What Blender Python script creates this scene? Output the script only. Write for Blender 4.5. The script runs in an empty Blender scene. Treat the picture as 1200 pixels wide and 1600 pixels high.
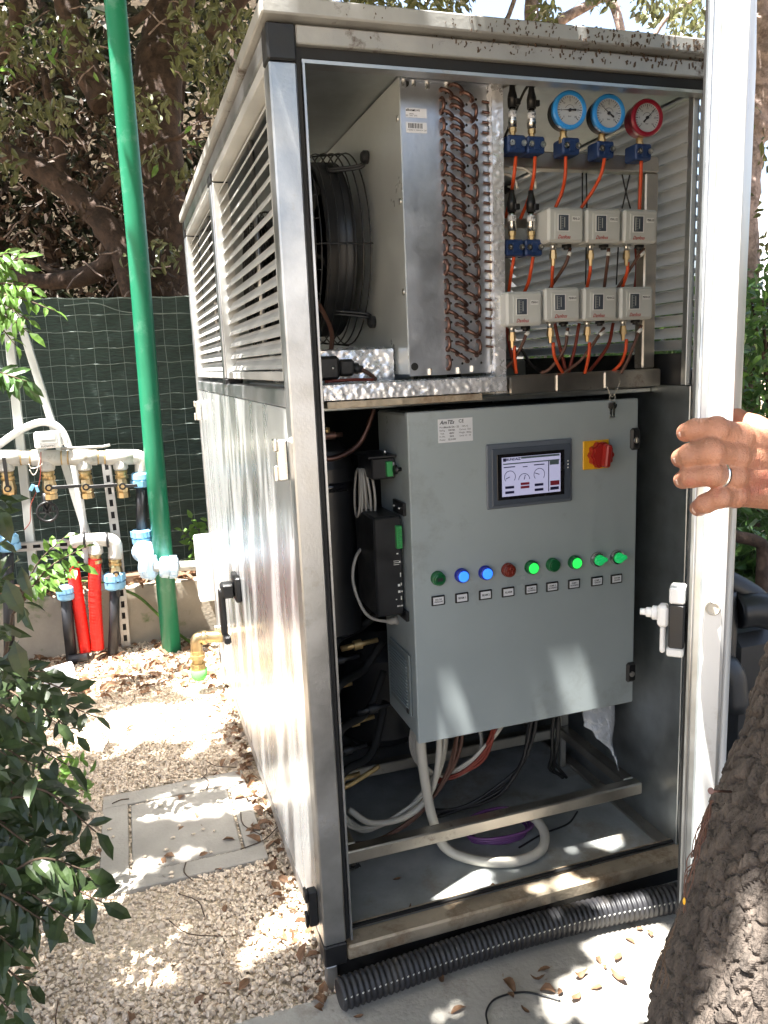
import bpy, math, random
import numpy as np
from mathutils import Vector, Matrix, noise as mnoise
random.seed(7); RNG = np.random.default_rng(7)
scene = bpy.context.scene
COL = scene.collection

# ------------------------------------------------------------------ camera
CAM = np.array([-0.2732, -1.3524, 1.1785]); FPX = 1226.75
YAW, PITCH, ROLL = 0.3114, -0.1881, -0.0420
_f = np.array([math.sin(YAW)*math.cos(PITCH), math.cos(YAW)*math.cos(PITCH), math.sin(PITCH)])
_r0 = np.array([math.cos(YAW), -math.sin(YAW), 0.0]); _u0 = np.cross(_r0, _f)
_r = math.cos(ROLL)*_r0 + math.sin(ROLL)*_u0
_u = -math.sin(ROLL)*_r0 + math.cos(ROLL)*_u0
cam_data = bpy.data.cameras.new('camera'); cam = bpy.data.objects.new('camera', cam_data); COL.objects.link(cam)
cam_data.sensor_fit = 'VERTICAL'; cam_data.sensor_height = 24.0; cam_data.lens = FPX/1600*24.0
cam_data.clip_start = 0.05; cam_data.clip_end = 500
cam.matrix_world = Matrix(((_r[0], _u[0], -_f[0], CAM[0]), (_r[1], _u[1], -_f[1], CAM[1]), (_r[2], _u[2], -_f[2], CAM[2]), (0, 0, 0, 1)))
scene.camera = cam

# ------------------------------------------------------------------ sky, sun, exposure
SUN_D = np.array([0.30, 0.12, -1.2]); SUN_D = SUN_D/np.linalg.norm(SUN_D)      # direction the light travels
world = bpy.data.worlds.new('World'); scene.world = world; world.use_nodes = True
wn = world.node_tree.nodes; wl = world.node_tree.links
bg = wn['Background']; sky = wn.new('ShaderNodeTexSky'); sky.sky_type = 'NISHITA'; sky.sun_disc = False
sky.sun_elevation = math.asin(-SUN_D[2]); sky.sun_rotation = math.atan2(-SUN_D[0], -SUN_D[1])
sky.air_density = 1.0; sky.dust_density = 6.0; sky.ozone_density = 1.0
wl.new(sky.outputs[0], bg.inputs[0]); bg.inputs[1].default_value = 0.085
sun_data = bpy.data.lights.new('sun', 'SUN'); sun = bpy.data.objects.new('sun', sun_data); COL.objects.link(sun)
sun_data.energy = 5.0; sun_data.angle = math.radians(0.5); sun_data.color = (1.0, 0.97, 0.92)
sun.rotation_euler = Vector(SUN_D).to_track_quat('-Z', 'Y').to_euler(); sun.location = (-2, -1, 8)
scene.view_settings.view_transform = 'Standard'; scene.view_settings.look = 'None'
scene.view_settings.exposure = 2.85; scene.view_settings.gamma = 1.0
scene.render.engine = 'CYCLES'

# ------------------------------------------------------------------ helpers
def V(*a): return np.array(a, float)
def unit(v): v = np.asarray(v, float); return v/np.linalg.norm(v)
def ray(px, py): return _f + _r*(px-600)/FPX - _u*(py-800)/FPX
def atd(px, py, d): return CAM + ray(px, py)*d
def aty(px, py, y): d = ray(px, py); return CAM + d*((y-CAM[1])/d[1])
def atx(px, py, x): d = ray(px, py); return CAM + d*((x-CAM[0])/d[0])
def atz(px, py, z): d = ray(px, py); return CAM + d*((z-CAM[2])/d[2])
def frame(axis, hint=(0, 0, 1)):
    w = unit(axis); h = np.asarray(hint, float)
    if abs(w@unit(h)) > 0.95: h = V(1, 0, 0)
    u = unit(np.cross(h, w)); return u, np.cross(w, u), w
def smooth_path(pts, k=6):
    p = [np.asarray(q, float) for q in pts]
    if len(p) < 3: return p
    out = []
    P = [2*p[0]-p[1]]+p+[2*p[-1]-p[-2]]
    for i in range(1, len(P)-2):
        for j in range(k):
            t = j/k; a, b, c, d = P[i-1], P[i], P[i+1], P[i+2]
            out.append(0.5*((2*b)+(-a+c)*t+(2*a-5*b+4*c-d)*t*t+(-a+3*b-3*c+d)*t**3))
    out.append(p[-1]); return out

class MB:
    def __init__(s): s.v = []; s.f = []; s.sm = []
    def add(s, vs, fs, smooth=False):
        o = len(s.v); s.v += [tuple(map(float, q)) for q in vs]
        s.f += [tuple(i+o for i in q) for q in fs]; s.sm += [smooth]*len(fs); return s
    def obox(s, c, ax, h, b=0.0):
        c = np.asarray(c, float); ax = [np.asarray(a, float) for a in ax]
        b = min(b, min(h)*0.9)
        if b <= 0:
            vs = [c+ax[0]*h[0]*i+ax[1]*h[1]*j+ax[2]*h[2]*k for i in (-1, 1) for j in (-1, 1) for k in (-1, 1)]
            fs = [(0, 1, 3, 2), (4, 6, 7, 5), (0, 4, 5, 1), (2, 3, 7, 6), (0, 2, 6, 4), (1, 5, 7, 3)]
            if np.cross(ax[0], ax[1])@ax[2] < 0: fs = [q[::-1] for q in fs]
            return s.add(vs, fs)
        idx = {}; vs = []
        for i in (-1, 1):
            for j in (-1, 1):
                for k in (-1, 1):
                    for a in range(3):
                        d = [h[0]-b, h[1]-b, h[2]-b]; d[a] = h[a]
                        idx[(i, j, k, a)] = len(vs); vs.append(c+ax[0]*d[0]*i+ax[1]*d[1]*j+ax[2]*d[2]*k)
        fs = []; S = (-1, 1)
        def key(a, sa, b_, sb, c_, sc, face):
            t = [0, 0, 0]; t[a] = sa; t[b_] = sb; t[c_] = sc; return idx[(t[0], t[1], t[2], face)]
        def put(q):
            p0, p1, p2 = [np.asarray(vs[n]) for n in q[:3]]
            m = sum(np.asarray(vs[n]) for n in q)/len(q)-c
            if np.cross(p1-p0, p2-p0)@m < 0: q = q[::-1]
            fs.append(tuple(q))
        for a in range(3):
            b_, c_ = (a+1) % 3, (a+2) % 3
            for sa in S: put([key(a, sa, b_, -1, c_, -1, a), key(a, sa, b_, 1, c_, -1, a), key(a, sa, b_, 1, c_, 1, a), key(a, sa, b_, -1, c_, 1, a)])
            for sb in S:
                for sc in S: put([key(b_, sb, c_, sc, a, -1, b_), key(b_, sb, c_, sc, a, 1, b_), key(b_, sb, c_, sc, a, 1, c_), key(b_, sb, c_, sc, a, -1, c_)])
        for i in S:
            for j in S:
                for k in S: put([idx[(i, j, k, 0)], idx[(i, j, k, 1)], idx[(i, j, k, 2)]])
        return s.add(vs, fs)
    def box(s, x0, x1, y0, y1, z0, z1, b=0.0):
        return s.obox(((x0+x1)/2, (y0+y1)/2, (z0+z1)/2), np.eye(3), ((x1-x0)/2, (y1-y0)/2, (z1-z0)/2), b)
    def bar(s, p0, p1, w, h, b=0.0, hint=(0, 0, 1)):
        p0 = np.asarray(p0, float); p1 = np.asarray(p1, float); u, v, a = frame(p1-p0, hint)
        return s.obox((p0+p1)/2, (u, v, a), (w/2, h/2, np.linalg.norm(p1-p0)/2), b)
    def tube(s, pts, r, n=8, closed=False, k=0, smooth=True):
        if k: pts = smooth_path(pts, k)
        pts = [np.asarray(q, float) for q in pts]; m = len(pts)
        rr = np.interp(np.linspace(0, 1, m), np.linspace(0, 1, len(r)), r) if hasattr(r, '__len__') else [r]*m
        T = []
        for i in range(m):
            if closed: t = pts[(i+1) % m]-pts[i-1]
            else: t = pts[min(i+1, m-1)]-pts[max(i-1, 0)]
            T.append(unit(t))
        u, v, _ = frame(T[0]); vs = []
        for i in range(m):
            u = unit(u-T[i]*(u@T[i])); v = np.cross(T[i], u)
            for j in range(n):
                a = 2*math.pi*j/n; vs.append(pts[i]+rr[i]*(math.cos(a)*u+math.sin(a)*v))
        fs = []
        for i in range(m if closed else m-1):
            i2 = (i+1) % m
            for j in range(n): fs.append((i*n+j, i*n+(j+1) % n, i2*n+(j+1) % n, i2*n+j))
        s.add(vs, fs, smooth)
        if not closed:
            o = len(s.v)-len(vs)
            s.f.append(tuple(o+j for j in range(n))[::-1]); s.f.append(tuple(o+(m-1)*n+j for j in range(n))); s.sm += [False, False]
        return s
    def cyl(s, p0, p1, r, n=16): return s.lathe(p0, np.asarray(p1, float)-np.asarray(p0, float), [(0, r), (1, r)], n, scale=True)
    def lathe(s, o, axis, prof, n=16, scale=False, smooth=True, a0=0.0):
        # prof: (t, r) along the axis; consecutive rings are split so that corners stay crisp
        o = np.asarray(o, float); axis = np.asarray(axis, float); L = np.linalg.norm(axis) if scale else 1.0
        u, v, w = frame(axis); vs = []; fs = []
        for q in range(len(prof)-1):
            b0 = len(vs)
            for (t, r) in (prof[q], prof[q+1]):
                for j in range(n):
                    a = a0+2*math.pi*j/n; vs.append(o+w*t*L+r*(math.cos(a)*u+math.sin(a)*v))
            for j in range(n): fs.append((b0+j, b0+(j+1) % n, b0+n+(j+1) % n, b0+n+j))
        s.add(vs, fs, smooth); base = len(s.v)-len(vs)
        s.f.append(tuple(base+j for j in range(n))[::-1]); s.f.append(tuple(len(s.v)-n+j for j in range(n))); s.sm += [False, False]
        return s
    def prism(s, poly, o, u, v, t):
        o = np.asarray(o, float); u = np.asarray(u, float); v = np.asarray(v, float); w = np.cross(u, v); n = len(poly)
        vs = [o+u*a+v*b for a, b in poly]+[o+u*a+v*b+w*t for a, b in poly]
        fs = [tuple(range(n))[::-1], tuple(range(n, 2*n))]+[(i, (i+1) % n, n+(i+1) % n, n+i) for i in range(n)]
        if t < 0: fs = [q[::-1] for q in fs]
        return s.add(vs, fs)
    def ball(s, c, r, n=12, m=8):
        c = np.asarray(c, float); r = np.asarray(r if hasattr(r, '__len__') else (r, r, r), float); vs = []; fs = []
        for i in range(m+1):
            th = math.pi*i/m
            for j in range(n): a = 2*math.pi*j/n; vs.append(c+r*V(math.sin(th)*math.cos(a), math.sin(th)*math.sin(a), math.cos(th)))
        for i in range(m):
            for j in range(n): fs.append((i*n+j, (i+1)*n+j, (i+1)*n+(j+1) % n, i*n+(j+1) % n))
        return s.add(vs, fs, True)
    def mesh(s, name, origin=(0, 0, 0)):
        me = bpy.data.meshes.new(name); o = origin
        me.from_pydata([(q[0]-o[0], q[1]-o[1], q[2]-o[2]) for q in s.v], [], s.f)
        me.polygons.foreach_set('use_smooth', s.sm); me.update(); return me

def mesh_np(name, v, f, smooth=False):
    me = bpy.data.meshes.new(name); v = np.asarray(v, np.float32); f = np.asarray(f, np.int32); k = f.shape[1]
    me.vertices.add(len(v)); me.vertices.foreach_set('co', v.ravel())
    me.loops.add(f.size); me.loops.foreach_set('vertex_index', f.ravel())
    me.polygons.add(len(f)); me.polygons.foreach_set('loop_start', np.arange(0, f.size, k, dtype=np.int32))
    me.polygons.foreach_set('loop_total', np.full(len(f), k, np.int32))
    me.polygons.foreach_set('use_smooth', np.full(len(f), smooth)); me.update(calc_edges=True); return me

ORG = {}
def world_loc(o): return ORG.get(o.name, (0.0, 0.0, 0.0))
def link(o, parent=None, loc=None):
    COL.objects.link(o)
    if parent is not None: o.parent = parent
    return o
def obj(name, mb, mat, parent=None, at=None):
    """one mesh object; mb is in world coordinates, stored relative to its parent's origin (or to `at`)"""
    org = world_loc(parent) if parent is not None else (at if at is not None else (0, 0, 0))
    me = mb.mesh(name, org) if isinstance(mb, MB) else mb
    if mat is not None: me.materials.append(mat)
    o = bpy.data.objects.new(name, me); link(o, parent)
    if parent is None and at is not None: o.location = at
    ORG[o.name] = tuple(org); return o
def tag(o, label=None, cat=None, group=None, kind=None):
    if label: o['label'] = label
    if cat: o['category'] = cat
    if group: o['group'] = group
    if kind: o['kind'] = kind
    return o
def thing(name, label, cat, loc=(0, 0, 0), group=None):
    o = bpy.data.objects.new(name, None); COL.objects.link(o); o.location = loc; o.empty_display_size = 0.05
    ORG[o.name] = tuple(loc); return tag(o, label, cat, group)
def part(name, parent, mat, fn, *a, **k):
    m = MB(); getattr(m, fn)(*a, **k); return obj(name, m, mat, parent)
def copy_tree(o, parent=None, loc=None, label=None, group=None):
    c = o.copy(); COL.objects.link(c); c.parent = parent
    if loc is not None: c.location = loc; ORG[c.name] = tuple(loc)
    if label: c['label'] = label
    if group: c['group'] = group
    for ch in list(o.children): copy_tree(ch, c)
    return c
def struct(name, mb, mat, kind='structure', parent=None): return tag(obj(name, mb, mat, parent), kind=kind)

# ------------------------------------------------------------------ materials
def ramp(nt, fac, stops):
    n = nt.nodes.new('ShaderNodeValToRGB'); e = n.color_ramp.elements
    while len(e) < len(stops): e.new(0.5)
    for q, (p, c) in zip(e, stops): q.position = p; q.color = (*c, 1) if len(c) == 3 else c
    nt.links.new(fac, n.inputs[0]); return n
def mat(name, col, rough=0.5, metal=0.0, var=0.12, scale=8.0, stretch=(1, 1, 1), bump=0.0, bscale=60.0, rvar=0.1,
        dirt=None, dirt_amt=0.0, dirt_scale=6.0, spec=0.5, emit=None, estr=0.0, coat=0.0, trans=0.0, rnd=0.0, alpha=1.0, transl=0.0, aniso=0.0):
    m = bpy.data.materials.new(name); m.use_nodes = True; nt = m.node_tree; N = nt.nodes; L = nt.links
    b = N['Principled BSDF']; tc = N.new('ShaderNodeTexCoord'); mp = N.new('ShaderNodeMapping'); mp.inputs['Scale'].default_value = stretch
    L.new(tc.outputs['Object'], mp.inputs['Vector'])
    no = N.new('ShaderNodeTexNoise'); no.inputs['Scale'].default_value = scale; no.inputs['Detail'].default_value = 6; no.inputs['Roughness'].default_value = 0.6
    L.new(mp.outputs[0], no.inputs['Vector'])
    c = np.array(col[:3]); lo = tuple(np.clip(c*(1-var*1.6), 0, 1)); hi = tuple(np.clip(c*(1+var*1.6), 0, 1))
    rp = ramp(nt, no.outputs[0], [(0.25, lo), (0.75, hi)]); out = rp.outputs[0]
    if rnd > 0:
        oi = N.new('ShaderNodeObjectInfo'); hs = N.new('ShaderNodeHueSaturation'); mm = N.new('ShaderNodeMapRange')
        mm.inputs[3].default_value = 1-rnd; mm.inputs[4].default_value = 1+rnd
        L.new(oi.outputs['Random'], mm.inputs[0]); L.new(mm.outputs[0], hs.inputs['Value']); L.new(out, hs.inputs['Color']); out = hs.outputs[0]
    if dirt is not None:
        n2 = N.new('ShaderNodeTexNoise'); n2.inputs['Scale'].default_value = dirt_scale; n2.inputs['Detail'].default_value = 9; n2.inputs['Roughness'].default_value = 0.72
        L.new(tc.outputs['Object'], n2.inputs['Vector'])
        r2 = ramp(nt, n2.outputs[0], [(max(0.0, 0.62-dirt_amt*0.5), (0, 0, 0)), (min(1.0, 0.72-dirt_amt*0.3), (1, 1, 1))])
        mx = N.new('ShaderNodeMix'); mx.data_type = 'RGBA'; L.new(r2.outputs[0], mx.inputs[0]); L.new(out, mx.inputs[6]); mx.inputs[7].default_value = (*dirt, 1); out = mx.outputs[2]
        if metal > 0:
            ms = N.new('ShaderNodeMapRange'); ms.inputs[3].default_value = metal; ms.inputs[4].default_value = 0.0
            L.new(r2.outputs[0], ms.inputs[0]); L.new(ms.outputs[0], b.inputs['Metallic'])
    L.new(out, b.inputs['Base Color'])
    b.inputs['Metallic'].default_value = metal
    mr = N.new('ShaderNodeMapRange'); mr.inputs[1].default_value = 0.3; mr.inputs[2].default_value = 0.7
    mr.inputs[3].default_value = max(0.02, rough-rvar); mr.inputs[4].default_value = min(1, rough+rvar)
    L.new(no.outputs[0], mr.inputs[0]); L.new(mr.outputs[0], b.inputs['Roughness'])
    b.inputs['Specular IOR Level'].default_value = spec; b.inputs['Coat Weight'].default_value = coat
    b.inputs['Transmission Weight'].default_value = trans; b.inputs['Alpha'].default_value = alpha
    if emit is not None: b.inputs['Emission Color'].default_value = (*emit, 1); b.inputs['Emission Strength'].default_value = estr
    if bump > 0:
        n3 = N.new('ShaderNodeTexNoise'); n3.inputs['Scale'].default_value = bscale; n3.inputs['Detail'].default_value = 5
        L.new(mp.outputs[0], n3.inputs['Vector']); bp = N.new('ShaderNodeBump'); bp.inputs['Strength'].default_value = bump; bp.inputs['Distance'].default_value = 0.01
        L.new(n3.outputs[0], bp.inputs['Height']); L.new(bp.outputs[0], b.inputs['Normal'])
    if transl > 0:
        tr = N.new('ShaderNodeBsdfTranslucent'); ms = N.new('ShaderNodeMixShader'); ms.inputs[0].default_value = transl
        hs2 = N.new('ShaderNodeHueSaturation'); hs2.inputs['Value'].default_value = 1.6; hs2.inputs['Hue'].default_value = 0.485
        L.new(out, hs2.inputs['Color']); L.new(hs2.outputs[0], tr.inputs['Color'])
        L.new(b.outputs[0], ms.inputs[1]); L.new(tr.outputs[0], ms.inputs[2]); L.new(ms.outputs[0], N['Material Output'].inputs[0])
    return m

M = {}
M['brushed'] = mat('brushed_aluminium', (0.62, 0.62, 0.60), 0.34, 1.0, var=0.07, scale=3, stretch=(12, 12, 0.6), bump=0.05, bscale=40, rvar=0.08)
M['panel'] = mat('stainless_panel', (0.68, 0.685, 0.68), 0.29, 0.62, var=0.05, scale=2.5, stretch=(6, 6, 0.5), bump=0.03, bscale=14, rvar=0.07)
M['alu'] = mat('aluminium_profile', (0.47, 0.475, 0.48), 0.40, 1.0, var=0.20, scale=9, bump=0.05, bscale=180, dirt=(0.30, 0.26, 0.20), dirt_amt=0.05, dirt_scale=5)
M['alu_dirty'] = mat('weathered_aluminium', (0.50, 0.42, 0.31), 0.5, 0.6, var=0.2, scale=12, bump=0.12, bscale=120, dirt=(0.20, 0.12, 0.06), dirt_amt=0.26, dirt_scale=9)
M['roof'] = mat('roof_sheet', (0.36, 0.355, 0.335), 0.55, 0.35, var=0.12, scale=10, bump=0.06, bscale=120, dirt=(0.06, 0.035, 0.02), dirt_amt=0.10, dirt_scale=16)
M['slat'] = mat('louvre_aluminium', (0.55, 0.55, 0.53), 0.5, 0.45, var=0.1, scale=7, bump=0.04, bscale=90)
M['galv'] = mat('galvanised_sheet', (0.50, 0.53, 0.54), 0.40, 0.95, var=0.10, scale=22, bump=0.04, bscale=50, rvar=0.08)
M['galv_floor'] = mat('galvanised_floor', (0.42, 0.44, 0.43), 0.42, 0.3, var=0.2, scale=10, bump=0.05, bscale=60, dirt=(0.30, 0.27, 0.22), dirt_amt=0.18, dirt_scale=7)
M['steel_tube'] = mat('steel_tube', (0.50, 0.47, 0.42), 0.38, 0.95, var=0.14, scale=14, bump=0.04, bscale=80, dirt=(0.16, 0.10, 0.06), dirt_amt=0.05, dirt_scale=12)
M['foil'] = mat('foil_tape', (0.88, 0.88, 0.90), 0.28, 0.55, var=0.06, scale=30, bump=0.0)
M['coil_plate'] = mat('coil_plate', (0.60, 0.63, 0.68), 0.38, 0.9, var=0.06, scale=12, bump=0.05, bscale=70)
M['coil_case'] = mat('coil_casing', (0.68, 0.71, 0.70), 0.36, 0.45, var=0.08, scale=6, bump=0.03, bscale=40)
M['black'] = mat('black_plastic', (0.012, 0.012, 0.013), 0.45, var=0.2, scale=20, bump=0.05, bscale=150)
M['blackgloss'] = mat('black_gloss', (0.010, 0.010, 0.012), 0.22, var=0.1, scale=20)
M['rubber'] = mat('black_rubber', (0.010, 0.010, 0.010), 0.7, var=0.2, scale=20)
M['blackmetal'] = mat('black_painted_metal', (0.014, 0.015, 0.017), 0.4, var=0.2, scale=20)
M['copper'] = mat('copper', (0.165, 0.095, 0.078), 0.42, 0.95, var=0.3, scale=25, rnd=0.25, dirt=(0.07, 0.035, 0.025), dirt_amt=0.15, dirt_scale=30)
M['brass'] = mat('brass', (0.50, 0.37, 0.20), 0.36, 1.0, var=0.15, scale=25)
M['brass_old'] = mat('weathered_brass', (0.50, 0.36, 0.17), 0.42, 0.8, var=0.25, scale=25, bump=0.05, bscale=90)
M['nickel'] = mat('nickel', (0.66, 0.65, 0.62), 0.28, 1.0, var=0.06, scale=25)
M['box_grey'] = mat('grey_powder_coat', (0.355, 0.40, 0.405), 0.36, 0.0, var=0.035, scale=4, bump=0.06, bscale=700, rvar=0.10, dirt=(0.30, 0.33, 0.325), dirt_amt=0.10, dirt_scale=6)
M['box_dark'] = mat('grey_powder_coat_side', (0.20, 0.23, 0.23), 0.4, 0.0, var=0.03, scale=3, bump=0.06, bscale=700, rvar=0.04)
M['kp'] = mat('beige_plastic', (0.57, 0.58, 0.555), 0.45, 0.0, var=0.04, scale=12, bump=0.03, bscale=300, rnd=0.04)
M['white'] = mat('white_plastic', (0.75, 0.75, 0.73), 0.4, var=0.04, scale=10)
M['paper'] = mat('label_paper', (0.72, 0.73, 0.75), 0.5, var=0.02, scale=10)
M['ink'] = mat('printed_ink', (0.015, 0.015, 0.02), 0.6, var=0.05)
M['red_ink'] = mat('red_ink', (0.42, 0.02, 0.02), 0.5, var=0.05)
M['white_paint'] = mat('white_painted_door', (0.78, 0.78, 0.76), 0.35, 0.0, var=0.03, scale=4, dirt=(0.55, 0.53, 0.48), dirt_amt=0.03, dirt_scale=6)
M['blue_block'] = mat('navy_plastic', (0.018, 0.045, 0.14), 0.42, var=0.1, scale=20)
M['gauge_blue'] = mat('blue_enamel', (0.03, 0.28, 0.72), 0.3, var=0.05)
M['gauge_red'] = mat('dark_red_enamel', (0.26, 0.012, 0.03), 0.32, var=0.08)
M['dial'] = mat('dial_face', (0.42, 0.45, 0.47), 0.5, var=0.03)
M['orange'] = mat('orange_hose', (0.62, 0.075, 0.015), 0.42, var=0.1, scale=14)
M['redwire'] = mat('dark_red_cable', (0.22, 0.035, 0.02), 0.45, var=0.1)
M['brownwire'] = mat('brown_cable', (0.10, 0.045, 0.03), 0.5, var=0.15)
M['greywire'] = mat('grey_cable', (0.42, 0.40, 0.36), 0.45, var=0.06, scale=6)
M['whitewire'] = mat('white_cable', (0.56, 0.52, 0.44), 0.42, var=0.06, scale=6)
M['purple'] = mat('purple_cable', (0.16, 0.06, 0.19), 0.45, var=0.1)
M['yellow'] = mat('yellow_plate', (0.80, 0.42, 0.02), 0.4, var=0.05)
M['red_knob'] = mat('red_knob', (0.36, 0.02, 0.015), 0.38, var=0.06)
M['hmi'] = mat('slate_bezel', (0.07, 0.085, 0.11), 0.4, var=0.05)
M['hmi2'] = mat('slate_bezel_rim', (0.12, 0.14, 0.17), 0.4, var=0.05)
M['screen'] = mat('lit_screen', (0.3, 0.3, 0.42), 0.2, var=0.02, emit=(0.50, 0.50, 0.72), estr=0.08)
M['screen_dark'] = mat('screen_graphic', (0.02, 0.02, 0.06), 0.25, var=0.02)
M['screen_red'] = mat('screen_button', (0.25, 0.03, 0.05), 0.25, var=0.02)
M['screen_band'] = mat('screen_band', (0.10, 0.14, 0.15), 0.25, var=0.02)
M['pcb_green'] = mat('green_terminal', (0.05, 0.34, 0.10), 0.4, var=0.08)
M['lamp_green_on'] = mat('lit_green_lens', (0.05, 0.6, 0.1), 0.25, var=0.02, emit=(0.02, 1.0, 0.10), estr=0.16)
M['lamp_green_off'] = mat('green_lens', (0.010, 0.10, 0.035), 0.22, var=0.05)
M['lamp_blue_on'] = mat('lit_blue_lens', (0.05, 0.2, 0.8), 0.25, var=0.02, emit=(0.03, 0.20, 1.0), estr=0.22)
M['lamp_blue_rim'] = mat('blue_collar', (0.02, 0.03, 0.35), 0.3, var=0.05)
M['lamp_green_rim'] = mat('green_collar', (0.01, 0.13, 0.04), 0.3, var=0.05)
M['lamp_red_off'] = mat('dark_red_lens', (0.18, 0.025, 0.015), 0.3, var=0.15, scale=120)
M['knob_green'] = mat('lit_green_knob', (0.02, 0.42, 0.12), 0.2, var=0.1, emit=(0.02, 0.8, 0.2), estr=0.05)
M['green_pipe'] = mat('green_painted_pipe', (0.008, 0.165, 0.082), 0.38, var=0.14, scale=5, stretch=(1, 1, 0.4), dirt=(0.06, 0.22, 0.14), dirt_amt=0.16, dirt_scale=11, bump=0.05, bscale=60)
M['shade_cloth'] = mat('green_shade_cloth', (0.030, 0.050, 0.042), 0.8, var=0.4, scale=30, stretch=(1, 1, 9), bump=0.5, bscale=24)
M['wire'] = mat('galvanised_wire', (0.17, 0.21, 0.19), 0.6, 0.3, var=0.1)
M['pvc_grey'] = mat('grey_pipe', (0.46, 0.45, 0.41), 0.45, var=0.08, scale=10, dirt=(0.25, 0.22, 0.17), dirt_amt=0.08, dirt_scale=9)
M['zinc'] = mat('zinc_strut', (0.46, 0.46, 0.45), 0.45, 0.7, var=0.1, scale=10, dirt=(0.22, 0.17, 0.12), dirt_amt=0.1)
M['pole_grey'] = mat('grey_pole', (0.48, 0.50, 0.48), 0.45, 0.2, var=0.08, scale=10)
M['blue_fit'] = mat('blue_fitting', (0.19, 0.40, 0.60), 0.4, var=0.08)
M['paleblue_fit'] = mat('pale_blue_fitting', (0.46, 0.60, 0.72), 0.4, var=0.06)
M['red_sleeve'] = mat('red_sleeve', (0.62, 0.014, 0.008), 0.38, var=0.10, scale=10)
M['black_pipe'] = mat('black_polyethylene', (0.020, 0.020, 0.023), 0.48, var=0.3, scale=12, dirt=(0.055, 0.05, 0.045), dirt_amt=0.12, dirt_scale=14)
M['concrete'] = mat('concrete', (0.36, 0.34, 0.30), 0.85, var=0.16, scale=5, bump=0.25, bscale=90, dirt=(0.22, 0.19, 0.15), dirt_amt=0.14, dirt_scale=5, rvar=0.05)
M['manhole'] = mat('manhole_concrete', (0.33, 0.305, 0.265), 0.85, var=0.14, scale=7, bump=0.2, bscale=140, rvar=0.05)
M['wall'] = mat('stained_concrete_wall', (0.38, 0.33, 0.26), 0.85, var=0.15, scale=5, bump=0.2, bscale=70, dirt=(0.10, 0.17, 0.05), dirt_amt=0.12, dirt_scale=4, rvar=0.05)
M['soil'] = mat('soil', (0.24, 0.19, 0.13), 0.95, var=0.3, scale=9, bump=0.5, bscale=60, rvar=0.03)
M['wood_old'] = mat('old_timber', (0.15, 0.09, 0.055), 0.8, var=0.3, scale=6, stretch=(0.4, 6, 6), bump=0.4, bscale=30)
def skin_material():
    m = mat('skin', (0.40, 0.190, 0.118), 0.45, var=0.16, scale=30, bump=0.0, rvar=0.08, dirt=(0.34, 0.120, 0.078), dirt_amt=0.22, dirt_scale=22, spec=0.45)
    nt = m.node_tree; N = nt.nodes; L = nt.links; b = N['Principled BSDF']; tc = N['Texture Coordinate']
    v = N.new('ShaderNodeTexVoronoi'); v.inputs['Scale'].default_value = 420; v.feature = 'DISTANCE_TO_EDGE'; L.new(tc.outputs['Object'], v.inputs['Vector'])
    n = N.new('ShaderNodeTexNoise'); n.inputs['Scale'].default_value = 90; n.inputs['Detail'].default_value = 8; L.new(tc.outputs['Object'], n.inputs['Vector'])
    w = N.new('ShaderNodeTexWave'); w.inputs['Scale'].default_value = 55; w.inputs['Distortion'].default_value = 9; w.inputs['Detail'].default_value = 3; L.new(tc.outputs['Object'], w.inputs['Vector'])
    a = N.new('ShaderNodeMath'); a.operation = 'MULTIPLY_ADD'; a.inputs[1].default_value = 1.2; L.new(v.outputs['Distance'], a.inputs[0]); L.new(n.outputs[0], a.inputs[2])
    c = N.new('ShaderNodeMath'); c.operation = 'MULTIPLY_ADD'; c.inputs[1].default_value = 0.25; L.new(w.outputs['Fac'], c.inputs[0]); L.new(a.outputs[0], c.inputs[2])
    bp = N.new('ShaderNodeBump'); bp.inputs['Strength'].default_value = 0.40; bp.inputs['Distance'].default_value = 0.0022; L.new(c.outputs[0], bp.inputs['Height']); L.new(bp.outputs[0], b.inputs['Normal'])
    b.inputs['Subsurface Weight'].default_value = 0.12; b.inputs['Subsurface Radius'].default_value = (0.008, 0.003, 0.0015); b.inputs['Subsurface Scale'].default_value = 0.5
    return m
M['skin'] = skin_material()
M['nail'] = mat('fingernail', (0.68, 0.48, 0.41), 0.28, var=0.05)
M['silver'] = mat('silver', (0.80, 0.80, 0.79), 0.18, 1.0, var=0.03)
M['bag'] = mat('clear_bag', (0.62, 0.64, 0.68), 0.15, 0.0, var=0.15, scale=20, alpha=0.85)
M['white_tag'] = mat('cable_marker', (0.75, 0.75, 0.7), 0.4, var=0.02)

def stone_material():
    m = mat('limestone_gravel', (0.64, 0.53, 0.41), 0.9, var=0.28, scale=90, bump=0.15, bscale=300, rvar=0.05); return m
M['stone'] = stone_material()
def bark_material(name, dark, light, sc=1.0):
    m = mat(name, light, 0.92, var=0.3, scale=30*sc, bump=0.6, bscale=120*sc, rvar=0.04, dirt=dark, dirt_amt=0.35, dirt_scale=40*sc); return m
M['bark'] = mat('rough_bark', (0.095, 0.076, 0.062), 0.93, var=0.40, scale=60, stretch=(1, 1, .45), bump=0.7, bscale=300, rvar=0.04, dirt=(0.055, 0.043, 0.036), dirt_amt=0.16, dirt_scale=14)
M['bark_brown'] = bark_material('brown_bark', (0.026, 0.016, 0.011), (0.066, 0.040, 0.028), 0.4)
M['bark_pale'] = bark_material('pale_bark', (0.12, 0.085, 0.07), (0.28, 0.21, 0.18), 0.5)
def leafmat(name, col, var=0.35, scale=18, rough=0.38, transl=0.22): return mat(name, col, rough, 0, var=var, scale=scale, rvar=0.05, transl=transl)
M['leaf_dark'] = leafmat('dark_green_leaf', (0.034, 0.056, 0.018), var=0.45)
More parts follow.
